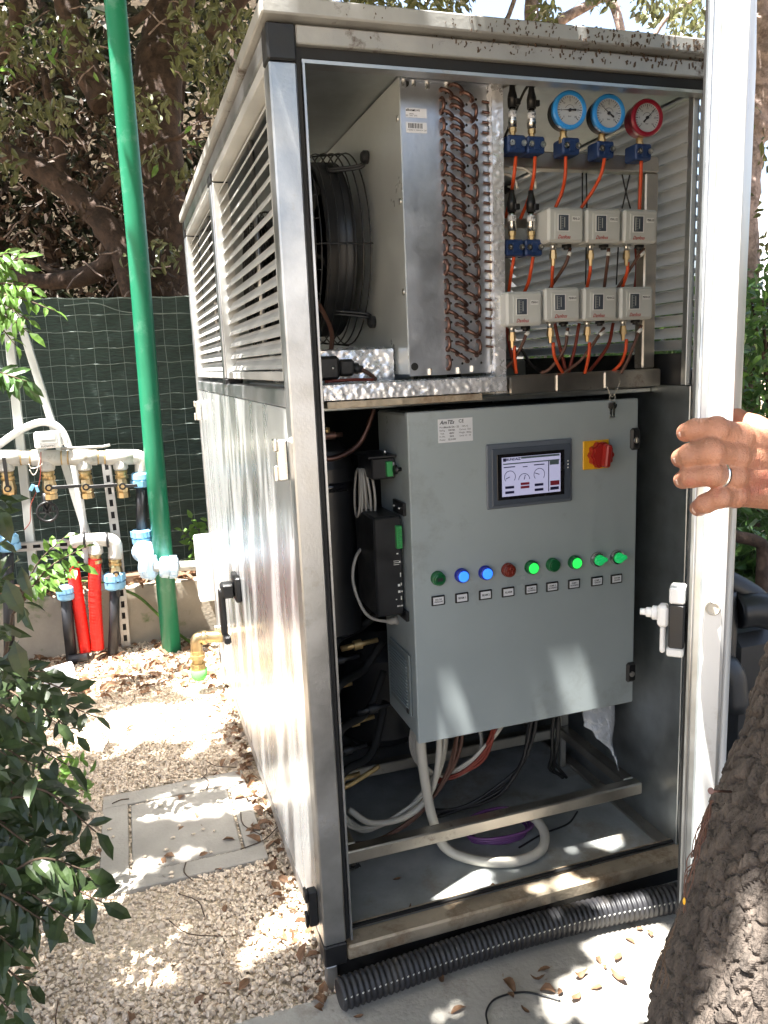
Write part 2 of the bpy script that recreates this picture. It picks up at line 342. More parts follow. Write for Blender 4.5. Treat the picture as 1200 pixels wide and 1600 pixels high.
M['leaf_mid'] = leafmat('mid_green_leaf', (0.055, 0.115, 0.030))
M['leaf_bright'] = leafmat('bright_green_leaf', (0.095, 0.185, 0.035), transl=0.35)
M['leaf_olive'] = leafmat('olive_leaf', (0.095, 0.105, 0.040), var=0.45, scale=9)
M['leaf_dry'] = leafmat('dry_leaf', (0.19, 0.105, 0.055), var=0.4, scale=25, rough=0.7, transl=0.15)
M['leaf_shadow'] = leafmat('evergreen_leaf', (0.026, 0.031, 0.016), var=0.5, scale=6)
M['twig'] = mat('twig', (0.085, 0.055, 0.035), 0.85, var=0.25, scale=40)
M['leaf_brown'] = leafmat('withered_leaf', (0.055, 0.034, 0.021), var=0.5, scale=8, rough=0.7, transl=0.1)

# ------------------------------------------------------------------ lettering
def lettering(name, s, parent, mat_, centre, size, right=(1, 0, 0), up=(0, 0, 1), shear=0.0, bold=0.0, squeeze=1.0):
    cu = bpy.data.curves.new(name, 'FONT'); cu.body = s; cu.size = 1.0; cu.align_x = 'CENTER'; cu.align_y = 'CENTER'; cu.shear = shear; cu.offset = bold
    cu.resolution_u = 2
    t = bpy.data.objects.new('tmp_text', cu); COL.objects.link(t); dg = bpy.context.evaluated_depsgraph_get()
    me = bpy.data.meshes.new_from_object(t.evaluated_get(dg)); bpy.data.objects.remove(t); bpy.data.curves.remove(cu)
    org = np.array(world_loc(parent)); r = unit(right); u = unit(up); c = np.asarray(centre, float)-org
    n = len(me.vertices); a = np.zeros(n*3, np.float32); me.vertices.foreach_get('co', a); a = a.reshape(-1, 3)
    p = c+a[:, :1]*size*squeeze*r+a[:, 1:2]*size*u
    me.vertices.foreach_set('co', p.astype(np.float32).ravel()); me.update()
    return obj(name, me, mat_, parent)

# ================================================================== SETTING
GZ = -0.07                                     # ground level; the cabinet's frame foot is at z = 0
m = MB(); m.box(-40, 40, -40, 60, GZ-0.5, GZ); struct('ground', m, M['soil'])
m = MB(); m.box(-0.36, 3.2, -6.0, -0.012, GZ-0.1, GZ+0.016, 0.004); m.box(0.02, 3.2, -0.012, 1.9, GZ-0.1, GZ+0.012)
struct('concrete_pavement', m, M['concrete'])
m = MB(); m.box(-4.0, 0.62, 2.30, 2.42, GZ-0.1, 0.222, 0.006)
low_wall = obj('low_wall', m, M['wall']); tag(low_wall, 'low stained concrete wall under the green shade cloth fence', 'wall')
m = MB(); m.box(-4.0, 0.5, 2.36, 2.44, 0.224, 0.262, 0.004)
tag(obj('timber_sleeper', m, M['wood_old']), 'old weathered timber lying on the low concrete wall', 'timber')

# gravel: loose stones, uncountable
def gravel():
    n = 80000
    x = RNG.uniform(-1.35, 0.035, n); y = RNG.uniform(-0.45, 2.3, n)
    dist = np.hypot(x-CAM[0], y-CAM[1])
    keep = ~((x > -0.33) & (y < -0.02)) & ~((x > -0.445) & (x < -0.035) & (y > 0.47) & (y < 0.945))
    keep &= ~((x < -.95) & (RNG.random(n) < 0.6))
    x, y, dist = x[keep], y[keep], dist[keep]; n = len(x)
    s = RNG.uniform(0.0024, 0.0056, n)*np.where(RNG.random(n) < 0.06, 1.6, 1.0)
    base = np.array([(i, j, k) for i in (-1, 1) for j in (-1, 1) for k in (-1, 1)], float)
    v = base[None]*RNG.uniform(0.55, 1.0, (n, 8, 3))*s[:, None, None]*np.array([1.15, 0.85, 0.6])
    q = RNG.normal(size=(n, 4)); q[:, 1:3] *= 0.45; q /= np.linalg.norm(q, axis=1)[:, None]; w, a, b, c = q.T
    R = np.stack([1-2*(b*b+c*c), 2*(a*b-c*w), 2*(a*c+b*w), 2*(a*b+c*w), 1-2*(a*a+c*c), 2*(b*c-a*w), 2*(a*c-b*w), 2*(b*c+a*w), 1-2*(a*a+b*b)], 1).reshape(n, 3, 3)
    v = np.einsum('nij,nkj->nki', R, v)
    hill = 0.012*np.sin(x*7+1)*np.sin(y*5)+0.012
    v += np.stack([x, y, GZ+hill*0.6+RNG.uniform(0.0, 0.010, n)], 1)[:, None]
    f = np.array([(0, 1, 3, 2), (4, 6, 7, 5), (0, 4, 5, 1), (2, 3, 7, 6), (0, 2, 6, 4), (1, 5, 7, 3)])
    F = (np.arange(n)[:, None, None]*8+f[None]).reshape(-1, 4)
    return mesh_np('gravel', v.reshape(-1, 3), F)
tag(obj('gravel', gravel(), M['stone']), 'pale limestone gravel strewn over the path beside the cabinet', 'gravel', kind='stuff')
# bedding under the stones
m = MB(); m.box(-1.8, 0.02, -0.014, 2.30, GZ-0.05, GZ+0.006); m.box(-1.8, -0.362, -0.6, -0.014, GZ-0.05, GZ+0.006)
struct('gravel_path', m, mat('gravel_bed', (0.46, 0.38, 0.28), 0.95, var=0.35, scale=70, bump=0.6, bscale=160))

# manhole: frame slab, joint and lid
mh = thing('manhole', 'square concrete manhole cover let into the gravel path', 'manhole', (-0.24, 0.70, GZ))
zt = GZ+0.020
m = MB(); X0, X1, Y0, Y1 = -0.445, -0.035, 0.47, 0.945; x0, x1, y0, y1 = -0.375, -0.085, 0.53, 0.875
for a in ((X0, X1, Y0, y0), (X0, X1, y1, Y1), (X0, x0, y0, y1), (x1, X1, y0, y1)): m.box(*a, GZ-0.03, zt, 0.002)
obj('surround', m, M['manhole'], mh)
g = 0.008; m = MB(); m.box(x0+g, x1-g, y0+g, y1-g, GZ-0.03, zt-0.002, 0.003); obj('lid', m, M['manhole'], mh)
m = MB()
for k in range(170):
    t = random.random(); e = random.choice(((x0, y0, x1, y0), (x0, y0, x0, y1), (x1, y0, x1, y1), (x0, y1, x1, y1)))
    c = V(e[0]+(e[2]-e[0])*t+random.uniform(-.003, .003)+(0.004 if e[0] == e[2] == x0 else -0.004 if e[0] == e[2] else 0), e[1]+(e[3]-e[1])*t+(0.004 if e[1] == e[3] == y0 else -0.004 if e[1] == e[3] else 0), zt-0.007)
    m.ball(c, (random.uniform(.003, .005), random.uniform(.003, .005), .003), 5, 3)
tag(obj('joint_grit', m, M['stone'], mh), kind='stuff')
m = MB()
for k in range(26):
    c = V(random.uniform(X0, X1), random.uniform(Y0, Y1), zt+0.003); m.ball(c, (random.uniform(.004, .008), random.uniform(.003, .006), .003), 6, 4)
tag(obj('loose_grit', m, M['stone'], mh), kind='stuff')

# ================================================================== CABINET
W, D, H = 0.925, 1.80, 1.72
cab = thing('equipment_cabinet', 'tall stainless steel chiller cabinet with louvred sides and open front', 'cabinet', (W/2, D/2, GZ))
def cb(name, mt, *box, b=0.0015, parent=None): 
    mm = MB(); mm.box(*box, b); return obj(name, mm, M[mt], parent or cab)
PW = 0.0455
for (px_, py_) in ((0, 0), (W-PW, 0), (0, D-PW), (W-PW, D-PW)):
    cb('post', 'alu', px_, px_+PW, py_, py_+PW, 0.042, H-0.058, b=0.003)
    cb('corner_cap', 'black', px_-0.001, px_+PW+0.001, py_-0.001, py_+PW+0.001, H-0.057, H-0.001, b=0.003)
    cb('corner_cap', 'black', px_-0.001, px_+PW+0.001, py_-0.001, py_+PW+0.001, -0.006, 0.041, b=0.003)
for x_ in (0.0, W-PW):                         # middle posts and their plastic joints
    cb('post', 'alu', x_, x_+PW, 0.88, 0.93, 1.152, H-0.058, b=0.003)
    cb('joint_cap', 'black', x_-0.001, x_+PW, 0.872, 0.938, H-0.0575, H-0.034, b=0.002)
    cb('joint_cap', 'black', x_-0.002, x_+PW, 0.862, 0.942, 1.138, 1.1515, b=0.002)
# front rails
cb('top_rail', 'roof', PW+0.002, W-PW-0.002, 0.001, 0.040, 1.690, 1.7185, b=0.002)
cb('bottom_rail', 'alu_dirty', PW+0.002, W-PW-0.002, 0.001, 0.048, -0.004, 0.0285, b=0.004)
cb('rear_rail', 'alu', PW+0.002, W-PW-0.002, D-PW, D-0.002, 1.68, 1.7185)
# side rails
for s_, x_ in ((0, 0.0), (1, W-PW)):
    cb('side_rail', 'alu', x_+0.001, x_+PW-0.001, PW+0.002, D-PW-0.002, H-0.034, H-0.003, b=0.002)
    cb('side_rail', 'alu', x_+0.001, x_+PW-0.001, PW+0.002, D-PW-0.002, 1.106, 1.138, b=0.002)
    cb('side_rail', 'alu', x_+0.001, x_+PW-0.001, PW+0.002, D-PW-0.002, -0.004, 0.030, b=0.002)
# roof sheet with rolled edge
roof = cb('roof', 'roof', -0.010, W+0.010, -0.022, D+0.012, H+0.0025, H+0.0290, b=0.0025)
m = MB()                                       # dirt and leaf debris caught on the roof edge
for k in range(420):
    t = random.random(); x = min(.93, .93-.62*t**2.0) if random.random() < 0.9 else random.uniform(0.1, .92)
    c = V(x, -0.0225, H+random.choice([random.uniform(.004, .026), random.uniform(-.02, .004)])); c[1] = -0.0230 if c[2] > H+.003 else 0.0000
    c[2] = min(c[2], H+0.0265)
    a = random.uniform(-1, 1); L_ = random.uniform(.0008, .0045)*(.5+.8*x); ww = random.uniform(.0004, .0016)*(.4+.9*x)
    m.obox(c, (V(math.sin(a)*.6, 0, math.cos(a)), V(0, 1, 0), V(math.cos(a), 0, -math.sin(a)*.6)), (L_, 0.0007, ww))
for k in range(160):
    c = V(random.uniform(0.2, 0.93)**0.7, random.uniform(-.012, .03), H+0.0305); a = random.uniform(0, 6.28)
    m.obox(c, (V(math.cos(a), math.sin(a), 0), V(-math.sin(a), math.cos(a), 0), V(0, 0, 1)), (random.uniform(.003, .011), random.uniform(.001, .003), .0015))
tag(obj('debris', m, M['twig'], roof), kind='stuff')
# door gasket and bright lip round the opening
for nm, mt, ins, w_, y0_, y1_ in (('gasket', 'rubber', 0.0, 0.010, 0.012, 0.030), ('opening_lip', 'alu', 0.010, 0.005, 0.004, 0.034)):
    xl, xr, zb, zt_ = PW+ins, W-PW-ins, 0.0285+ins*0.55, 1.690-ins*2.1
    mm = MB(); mm.box(xl+.0005, xl+w_-.0005, y0_, y1_, zb+w_, zt_-w_); mm.box(xr-w_+.0005, xr-.0005, y0_, y1_, zb+w_, zt_-w_)
    mm.box(xl, xr, y0_+.001, y1_, zt_-(.020 if nm == 'gasket' else .006), zt_-.0005)
    if nm == 'gasket': mm.box(xl, xr, 0.049, 0.056, zb+.0005, zb+w_*.5)
    obj(nm, mm, M[mt], cab)
# floor tray with turned-up lip and side ledge
fl = cb('floor_tray', 'galv_floor', 0.052, 0.872, 0.058, 1.74, 0.006, 0.020, b=0.001)
m = MB(); m.box(0.052, 0.872, 0.0575, 0.0605, 0.0205, 0.034); obj('lip', m, M['alu_dirty'], fl)
m = MB(); m.box(0.835, 0.866, 0.062, 0.9, 0.0205, 0.030, 0.002); obj('ledge', m, M['steel_tube'], fl)
cb('plinth', 'black', 0.025, W-0.025, 0.030, D-0.03, GZ+0.002, -0.0065)
m = MB(); m.box(0.002, 0.024, 0.002, 0.028, GZ+.002, -0.0065, .002); obj('foot', m, M['alu'], cab)
# inner skins
cb('inner_side_panel', 'galv', 0.866, 0.874, 0.040, 1.74, 0.0205, 1.104)
cb('rear_panel', 'galv', 0.052, 0.872, D-0.045, D-0.030, 0.021, 1.689)
cb('ceiling_panel', 'galv', 0.0515, 0.873, 0.045, 1.745, 1.6895, 1.6975)
cb('deck', 'galv', 0.052, 0.865, 0.17, 1.74, 1.088, 1.098)  # added shelf that keeps light out of the lower compartment
cb('inner_side_panel', 'blackmetal', 0.0225, 0.028, 0.053, 1.74, 0.031, 1.104)
cb('dark_back_sheet', 'blackmetal', 0.053, 0.864, 0.98, 0.99, 0.021, 1.087)  # black sheet paints in the darkness at the back of the compartment
m = MB(); m.box(0.852, 0.866, 0.038, 0.054, 1.105, 1.689, .001); obj('corner_trim', m, M['galv'], cab)
m = MB(); m.box(0.860, 0.8655, 0.055, 1.70, 1.104, 1.172, .001); obj('corner_trim', m, M['blackmetal'], cab)
# outer lower side panels (two bays), brushed steel
for x_, sd in ((0.002, -1), (W-0.022, 1)):
    for ya, yb in ((0.053, 0.902), (0.905, 1.748)):
        cb('side_panel', 'panel', x_, x_+0.020, ya, yb, 0.0315, 1.1045, b=0.0012)
# louvres: every slat its own blade
def slat_mesh(L, w, t=0.0016):
    mm = MB(); pr = [(-w/2, -0.006), (-w/2+.006, -.002), (w/2-.006, .002), (w/2, .006)]
    vs = []; fs = []
    for yy in (-L/2, L/2):
        for (a, b_) in pr: vs.append((a, yy, b_-t/2))
        for (a, b_) in pr[::-1]: vs.append((a, yy, b_+t/2))
    n = 8
    for i in range(n): fs.append((i, (i+1) % n, n+(i+1) % n, n+i))
    fs += [tuple(range(n))[::-1], tuple(range(n, 2*n))]
    mm.add(vs, fs); return mm.mesh('louvre_slat')
def louvre(xc, ya, yb, z0, z1, n, tilt, w=0.028):
    me = slat_mesh(yb-ya, w); me.materials.append(M['slat'])
    for k in range(n):
        o = bpy.data.objects.new('louvre_slat', me); COL.objects.link(o); o.parent = cab
        o.location = (xc-W/2, (ya+yb)/2-D/2, z0+(z1-z0)*(k+.5)/n-GZ); o.rotation_euler = (0, tilt+random.uniform(-.006, .006), 0)
for ya, yb in ((0.072, 0.862), (0.948, 1.735)):
    louvre(0.026, ya, yb, 1.172, 1.662, 16, math.radians(-36))
    for x_ in (0.004,):
        cb('louvre_frame', 'slat', x_, x_+0.042, ya-0.019, ya-0.0005, 1.153, 1.685, b=.001); cb('louvre_frame', 'slat', x_, x_+0.042, yb+0.0005, yb+0.013, 1.153, 1.661, b=.001)
        cb('louvre_frame', 'slat', x_, x_+0.042, ya, yb, 1.153, 1.170, b=.001); cb('louvre_frame', 'slat', x_, x_+0.042, ya, yb, 1.664, 1.685, b=.001)
    m = MB(); m.cyl((0.044, (ya+yb)/2, 1.171), (0.044, (ya+yb)/2, 1.663), 0.006, 8); obj('louvre_brace', m, M['alu'], cab)
for ya, yb in ((0.062, 0.865), (0.945, 1.735)):
    louvre(W-0.042, ya, yb, 1.176, 1.676, 19, math.radians(51), 0.037)
# latches and handle on the left side
def hasp(name, y, z, mt, L=0.075, par=cab):
    mm = MB(); mm.box(-0.020, -0.0005, y-0.010, y+0.010, z-L/2, z+L/2, .003); mm.box(-0.026, -0.020, y-0.012, y+0.012, z+L*.22, z+L*.52, .002)
    mm.box(-0.027, -0.0205, y-0.009, y+0.009, z-L*.5, z-L*.12, .002); return obj(name, mm, M[mt], par)
hasp('latch', 0.055, 1.012, 'nickel'); hasp('latch', 0.045, 0.105, 'black', 0.08); hasp('latch', 1.68, 1.03, 'nickel', 0.07); hasp('latch', 1.62, 0.17, 'nickel', 0.07)
m = MB(); yy = 0.95
m.box(-0.016, 0.0015, yy-0.05, yy+0.045, 0.500, 0.575, .004); m.box(-0.055, -0.016, yy-0.035, yy+0.012, 0.512, 0.556, .006)
m.box(-0.062, -0.044, yy-0.030, yy+0.010, 0.395, 0.540, .006); m.box(-0.060, -0.040, yy-0.060, yy-0.028, 0.380, 0.405, .005)
h_ = obj('door_handle', m, M['black'], cab)
m = MB(); m.cyl((-0.056, yy-.012, .534), (-0.060, yy-.012, .534), .010, 12); obj('key_barrel', m, M['nickel'], h_)

# ---- the open door: hinged on the right post, nearly edge-on to the camera
Hn = V(W+0.004, -0.004, 0); Fr = V(0.3235, -0.6535, 0)
dd = unit(Fr-Hn); dn = V(dd[1], -dd[0], 0); 
if dn[0] > 0: dn = -dn                          # inner face looks to the left/back
DL = np.linalg.norm(Fr-Hn); zc, zh = 0.865, 0.845
def dslab(mm, s0, s1, n0, n1, z0, z1, b=.002):
    c = Hn+dd*(s0+s1)/2+dn*(n0+n1)/2+V(0, 0, (z0+z1)/2); mm.obox(c, (dd, dn, V(0, 0, 1)), ((s1-s0)/2, (n1-n0)/2, (z1-z0)/2), b); return mm
door = obj('door', dslab(MB(), 0.0, DL, -0.024, 0.0, zc-zh, zc+zh, .003), M['white_paint'], cab)
obj('inner_pan', dslab(MB(), 0.012, DL-0.004, 0.0004, 0.014, zc-zh+.012, zc+zh-.012, .002), M['galv'], door)
obj('seal', dslab(MB(), 0.03, DL-0.03, 0.0145, 0.018, zc-zh+.03, zc+zh-.03, .001), M['rubber'], door)
def ondoor(s, n, z): return Hn+dd*s+dn*n+V(0, 0, z)
m = MB(); m.lathe(ondoor(DL+.0004, -0.0118, 0.893), dd, [(0, .0082), (.003, .0082), (.0042, .0070), (.003, .0056)], 24); obj('plug', m, M['whitewire'], door)
# latch mechanism on the inner face near the free edge
zl = 0.868
m = MB(); dslab(m, DL-.040, DL-.014, .0185, .036, zl-.034, zl+.020, .002); lt = obj('latch_body', m, M['blackmetal'], door)
m = MB(); dslab(m, DL-.040, DL-.014, .0187, .036, zl+.0205, zl+.040, .002); dslab(m, DL-.034, DL-.016, .0365, .049, zl-.010, zl+.016, .003)
m.lathe(ondoor(DL-.025, .049, zl+.005), dn, [(0, .0085), (.006, .0085), (.007, .006), (.013, .006), (.014, .004), (.020, .004)], 16)
dslab(m, DL-.030, DL-.022, .040, .046, zl-.044, zl-.0105, .002); dslab(m, DL-.034, DL-.018, .0190, .038, zl-.046, zl-.035, .002)
obj('latch_lever', m, M['white'], door)  # white colour stands in for sun glare on a zinc lever
m = MB(); m.tube([ondoor(DL-.002, .010, z_) for z_ in (.03, .8, 1.69)], .0015, 6); obj('edge_bead', m, M['alu'], door)

# ================================================================== CONTROL BOX
BX0, BX1, BZ0, BZ1, BY = 0.250, 0.782, 0.380, 1.080, 0.100
box = thing('control_box', 'grey steel control box with touch screen and indicator lamps inside the cabinet', 'control box', ((BX0+BX1)/2, BY+.1, BZ0))
m = MB(); m.box(BX0+.004, BX1-.004, BY+.020, BY+.205, BZ0+.004, BZ1-.004, .004); body = obj('box_body', m, M['box_grey'], box)
m = MB(); m.box(BX0+.010, BX1-.010, BY+.0165, BY+.0205, BZ0+.010, BZ1-.010); obj('seal', m, M['rubber'], box)
m = MB(); m.box(BX0, BX1, BY, BY+.0165, BZ0, BZ1, .0022); bdoor = obj('box_door', m, M['box_grey'], box)
for z_ in (0.993, 0.456):                      # quarter-turn locks
    m = MB(); m.box(BX1-.021, BX1+.004, BY-.007, BY+.004, z_-.024, z_+.024, .006); lk = obj('lock', m, M['black'], bdoor)
    m = MB(); m.lathe((BX1-.009, BY-.0068, z_-.003), (0, -1, 0), [(0, .0065), (.002, .0065)], 16); m.box(BX1-.0100, BX1-.0080, BY-.0100, BY-.0085, z_-.007, z_+.001); obj('key_barrel', m, M['nickel'], bdoor)
# rating label
def sheet(name, x0, x1, z0, z1, y, mt, parent, t=.0008): return part(name, parent, M[mt], 'box', x0, x1, y-t, y, z0, z1)
lb = sheet('rating_label', .314, .389, 1.016, 1.063, BY, 'paper', bdoor); ly = BY-.0012
lettering('lettering', 'AmTEs', bdoor, M['ink'], (.333, ly, 1.056), .0105, bold=.02, shear=.3)
lettering('lettering', 'CE', bdoor, M['ink'], (.364, ly, 1.057), .0095, bold=.01)
rows = [('Model', 'Nordic Dx - 22', 'HPL+E'), ('Refrig.', 'R410A', 'Current  32A'), ('Volt.', '400V', 'Weight  280kg'), ('Fr./Ph.', '50/3', 'Serial  41  18'), ('Power', '12.5 kW', '')]
for k, (a, b_, c) in enumerate(rows):
    z_ = 1.0465-.0062*k
    lettering('lettering', a, bdoor, M['ink'], (.323, ly, z_), .0048); lettering('lettering', b_, bdoor, M['ink'], (.343, ly, z_), .0050, bold=.02)
    if c: lettering('lettering', c, bdoor, M['ink'], (.372, ly, z_), .0046)
# touch screen
hx0, hx1, hz0, hz1 = .416, .616, .871, 1.006
hmi = obj('touch_screen', MB().box(hx0, hx1, BY-.006, BY-.0002, hz0, hz1, .0025), M['hmi2'], bdoor)
part('bezel', bdoor, M['hmi'], 'box', hx0+.011, hx1-.006, BY-.009, BY-.0055, hz0+.006, hz1-.010, .002)
part('display_surround', bdoor, M['blackgloss'], 'box', hx0+.022, hx1-.022, BY-.0102, BY-.0086, hz0+.018, hz1-.022, .0006)
sx0, sx1, sz0, sz1 = .448, .584, .896, .977; ys = BY-.0106
sheet('display', sx0, sx1, sz0, sz1, ys, 'screen', bdoor, .0004); yq = ys-.0006
def sq(x0, x1, z0, z1, mt, nm='screen_graphic'): sheet(nm, sx0+(sx1-sx0)*x0, sx0+(sx1-sx0)*x1, sz0+(sz1-sz0)*z0, sz0+(sz1-sz0)*z1, yq, mt, bdoor, .0002)
sq(.02, .07, .90, .985, 'screen_dark'); lettering('lettering', 'BUNDAIZ', bdoor, M['screen_dark'], (sx0+.026, yq-.0003, sz1-.0045), .0075, bold=.03)
sq(.32, .98, .94, .99, 'screen_band'); sq(.02, .98, .82, .85, 'screen_band'); sq(.785, .80, .03, .82, 'screen_dark')
sq(.81, .97, .72, .82, 'screen_band'); sq(.82, .98, .18, .30, 'screen_red'); sq(.82, .97, .06, .14, 'screen_dark')
for (x0, z0) in ((.05, .20), (.05, .07), (.31, .26), (.31, .17), (.55, .20), (.55, .07)): sq(x0, x0+.15, z0, z0+.065, 'screen_dark' if x0 != .31 else 'screen_red')
sq(.03, .22, .74, .765, 'screen_dark'); sq(.54, .72, .74, .765, 'screen_dark'); sq(.35, .43, .72, .74, 'screen_dark')
for (cx, cz, r_, a0, a1, na) in ((.13, .50, .0125, -40, 220, 200), (.37, .40, .0125, 0, 180, 75), (.63, .50, .0125, -40, 220, 160)):
    C = V(sx0+(sx1-sx0)*cx, yq-.0003, sz0+(sz1-sz0)*cz); mm = MB()
    mm.tube([C+V(r_*math.cos(math.radians(a)), 0, r_*math.sin(math.radians(a))) for a in np.linspace(a0, a1, 20)], .0006, 4)
    mm.tube([C, C+V(r_*.8*math.cos(math.radians(na)), 0, r_*.8*math.sin(math.radians(na)))], .0008, 4); obj('screen_graphic', mm, M['screen_dark'], bdoor)
for z_ in (.953, .946, .939): part('status_light', bdoor, M['white_tag'], 'ball', (hx1-.013, BY-.009, z_+.006), .0016, 8, 6)
# rotary main switch
part('switch_plate', bdoor, M['yellow'], 'box', .643, .707, BY-.004, BY-.0002, .935, .997, .0015)
m = MB(); c = V(.681, BY-.004, .966); u_, v_, w_ = V(1, 0, 0), V(0, 0, 1), V(0, -1, 0)
rim = [((.0265+.0018*math.cos(10*a))*math.cos(a), (.0265+.0018*math.cos(10*a))*math.sin(a)) for a in np.linspace(0, 2*math.pi, 60, endpoint=False)]
m.prism(rim, c, u_, v_, .014); kn = obj('switch_knob', m, M['red_knob'], bdoor)
m = MB(); m.prism([(x*.9, z*.9) for x, z in rim], c+V(0, -.0142, 0), u_, v_, .006); m.obox(c+V(0, -.030, 0), (unit(V(.10, 0, 1)), V(0, 1, 0), unit(V(1, 0, -.10))), (.024, .010, .0065), .003); obj('switch_grip', m, M['red_knob'], bdoor)
# indicator lamps: collar and lens each, engraved plate below
LX = [.303, .356, .410, .463, .518, .569, .623, .681, .731]
LK = ['goff_t', 'blue', 'blue', 'red', 'gon', 'goff', 'gon', 'knob', 'knob']
LT = ['HI/LOW\nPRESSURE', 'BEAM 1', 'BEAM 2', 'ALARM', 'COMP. 1\nRUNNING', 'COMP. 2\nRUNNING', 'PUMP 1\nRUNNING', 'COMP. 1\nON/OFF', 'SYSTEM\nON/OFF']
for x, k, t in zip(LX, LK, LT):
    z_ = .7395-.006*(x-.303)/.43
    if k == 'knob':
        m = MB(); m.lathe((x, BY-.0002, z_), (0, -1, 0), [(0, .0165), (.004, .0165), (.009, .0150), (.010, .0125)], 24); il = obj('selector_switch', m, M['nickel'], bdoor)
        m = MB(); m.lathe((x, BY-.010, z_), (0, -1, 0), [(0, .0118), (.006, .0112)], 20); m.obox((x, BY-.020, z_), (unit(V(1, 0, .35)), V(0, 1, 0), unit(V(-.35, 0, 1))), (.0125, .006, .0046), .002); obj('selector_knob', m, M['knob_green'], bdoor)
    else:
        rimm = {'blue': 'lamp_blue_rim', 'red': 'lamp_red_off'}.get(k, 'lamp_green_rim'); lens = {'goff_t': 'lamp_green_off', 'goff': 'lamp_green_off', 'blue': 'lamp_blue_on', 'red': 'lamp_red_off', 'gon': 'lamp_green_on'}[k]
        m = MB(); m.lathe((x, BY-.0002, z_), (0, -1, 0), [(0, .0150), (.003, .0150), (.003, .0138), (.013, .0138), (.014, .0125)], 24); obj('lamp_collar', m, M[rimm], bdoor)
        m = MB(); m.lathe((x, BY-.0135, z_), (0, -1, 0), [(0, .0112), (.0025, .0112), (.0035, .0095)], 24)
        if k == 'red':
            for a in range(3):
                q = math.radians(90+120*a); m.ball((x+.0055*math.cos(q), BY-.0175, z_+.0055*math.sin(q)), (.0034, .0012, .0034), 10, 6)
        obj('lamp_lens', m, M[lens], bdoor)
        if k == 'goff_t': part('screen_graphic', bdoor, M['ink'], 'box', x-.006, x+.006, BY-.0176, BY-.0171, z_-.0035, z_+.0035)
    zp = .6915-.008*(x-.303)/.43
    part('plate_frame', bdoor, M['black'], 'box', x-.0148, x+.0148, BY-.0035, BY-.0002, zp-.0105, zp+.0105, .001)
    part('plate', bdoor, M['paper'], 'box', x-.0115, x+.0115, BY-.0040, BY-.0034, zp-.0075, zp+.0075)
    lettering('lettering', t, bdoor, M['ink'], (x, BY-.0045, zp), .0062 if '\n' not in t else .0050, bold=.02, squeeze=.85)
# side of the box: vent filter, controller, small relay module, cable gland
xs = BX0+.004
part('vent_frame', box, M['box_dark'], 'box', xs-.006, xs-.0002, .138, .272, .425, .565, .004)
for k in range(15): part('vent_slat', box, M['box_grey'], 'obox', (xs-.0072, .208, .442+.0076*k), (V(.8, 0, -.6), V(0, 1, 0), V(.6, 0, .8)), (.0035, .056, .0009))
part('vent_badge', box, M['black'], 'box', xs-.0075, xs-.006, .150, .162, .428, .438)
# ---- data logger bolted to the box side
dl = thing('data_logger', 'black rectangular data logger with green terminal strip on the control box side', 'logger', (.20, .21, .66))
m = MB(); m.box(xs-.068, xs-.008, .148, .285, .655, .868, .004); dlb = obj('logger_case', m, M['blackmetal'], dl)
m = MB(); m.box(xs-.0075, xs-.0004, .135, .20, .868, .895, .001); m.box(xs-.0075, xs-.0004, .14, .20, .640, .662, .001); obj('mounting_tab', m, M['blackmetal'], dl)
part('terminal_strip', dl, M['pcb_green'], 'box', xs-.022, xs-.010, .138, .150, .800, .848, .0008)
for k in range(9): part('terminal', dl, M['pcb_green'], 'box', xs-.0195, xs-.0125, .1345, .1375, .8018+.0051*k, .8058+.0051*k)
for (x_, z_, w1, h1) in ((.019, .788, .004, .0025), (.022, .773, .012, .001), (.022, .769, .012, .001), (.022, .765, .012, .001), (.0145, .770, .003, .004), (.014, .742, .002, .009), (.018, .720, .005, .005), (.013, .722, .002, .006), (.018, .706, .005, .005), (.012, .706, .003, .003), (.025, .690, .003, .002), (.014, .692, .002, .008), (.022, .675, .003, .003), (.018, .675, .002, .003), (.013, .675, .004, .003)):
    part('port_mark', dl, M['white_tag'], 'box', xs-x_-w1/2, xs-x_+w1/2, .1473, .1479, z_-h1/2, z_+h1/2)
for y_ in (.155, .188): part('screw', dl, M['nickel'], 'ball', (xs-.009, y_, .882), .003, 8, 6)
rm = thing('relay_module', 'small black relay module with green terminals above the data logger', 'module', (.21, .22, .95))
m = MB(); m.box(xs-.055, xs-.004, .185, .290, .940, .985, .003); m.box(xs-.064, xs-.002, .178, .296, .985, .990, .001); obj('module_case', m, M['blackmetal'], rm)
part('terminal_strip', rm, M['pcb_green'], 'box', xs-.025, xs-.012, .176, .186, .946, .977, .0008)
part('label_plate', rm, M['greywire'], 'box', xs-.0105, xs-.0065, .181, .1845, .955, .974)
part('thumb_screw', rm, M['black'], 'lathe', (xs-.0002, .158, .962), (-1, 0, 0), [(0, .004), (.010, .004), (.010, .010), (.016, .009)], 12)
part('screw', rm, M['nickel'], 'cyl', (xs-.02, .20, .990), (xs-.02, .20, 1.0), .004, 8)
def cable(name, label, pts, r, mt, k=7, n=8, group=None, cat='cable'):
    mm = MB(); mm.tube(pts, r, n, k=k); return tag(obj(name, mm, M[mt], at=tuple(np.asarray(pts[0], float))), label, cat, group)
m = MB()
for q in range(5):
    t = np.linspace(0, 2*math.pi, 22, endpoint=False); m.tube([V(.186+.006*q+.004*math.sin(a+q), .255+.022*math.cos(a)-.004*q, .905+.052*math.sin(a)) for a in t], .0028, 6, closed=True)
tag(obj('cable_coil', m, M['greywire'], at=(.19, .25, .85)), 'coiled thin grey cable hanging below the relay module', 'cable')
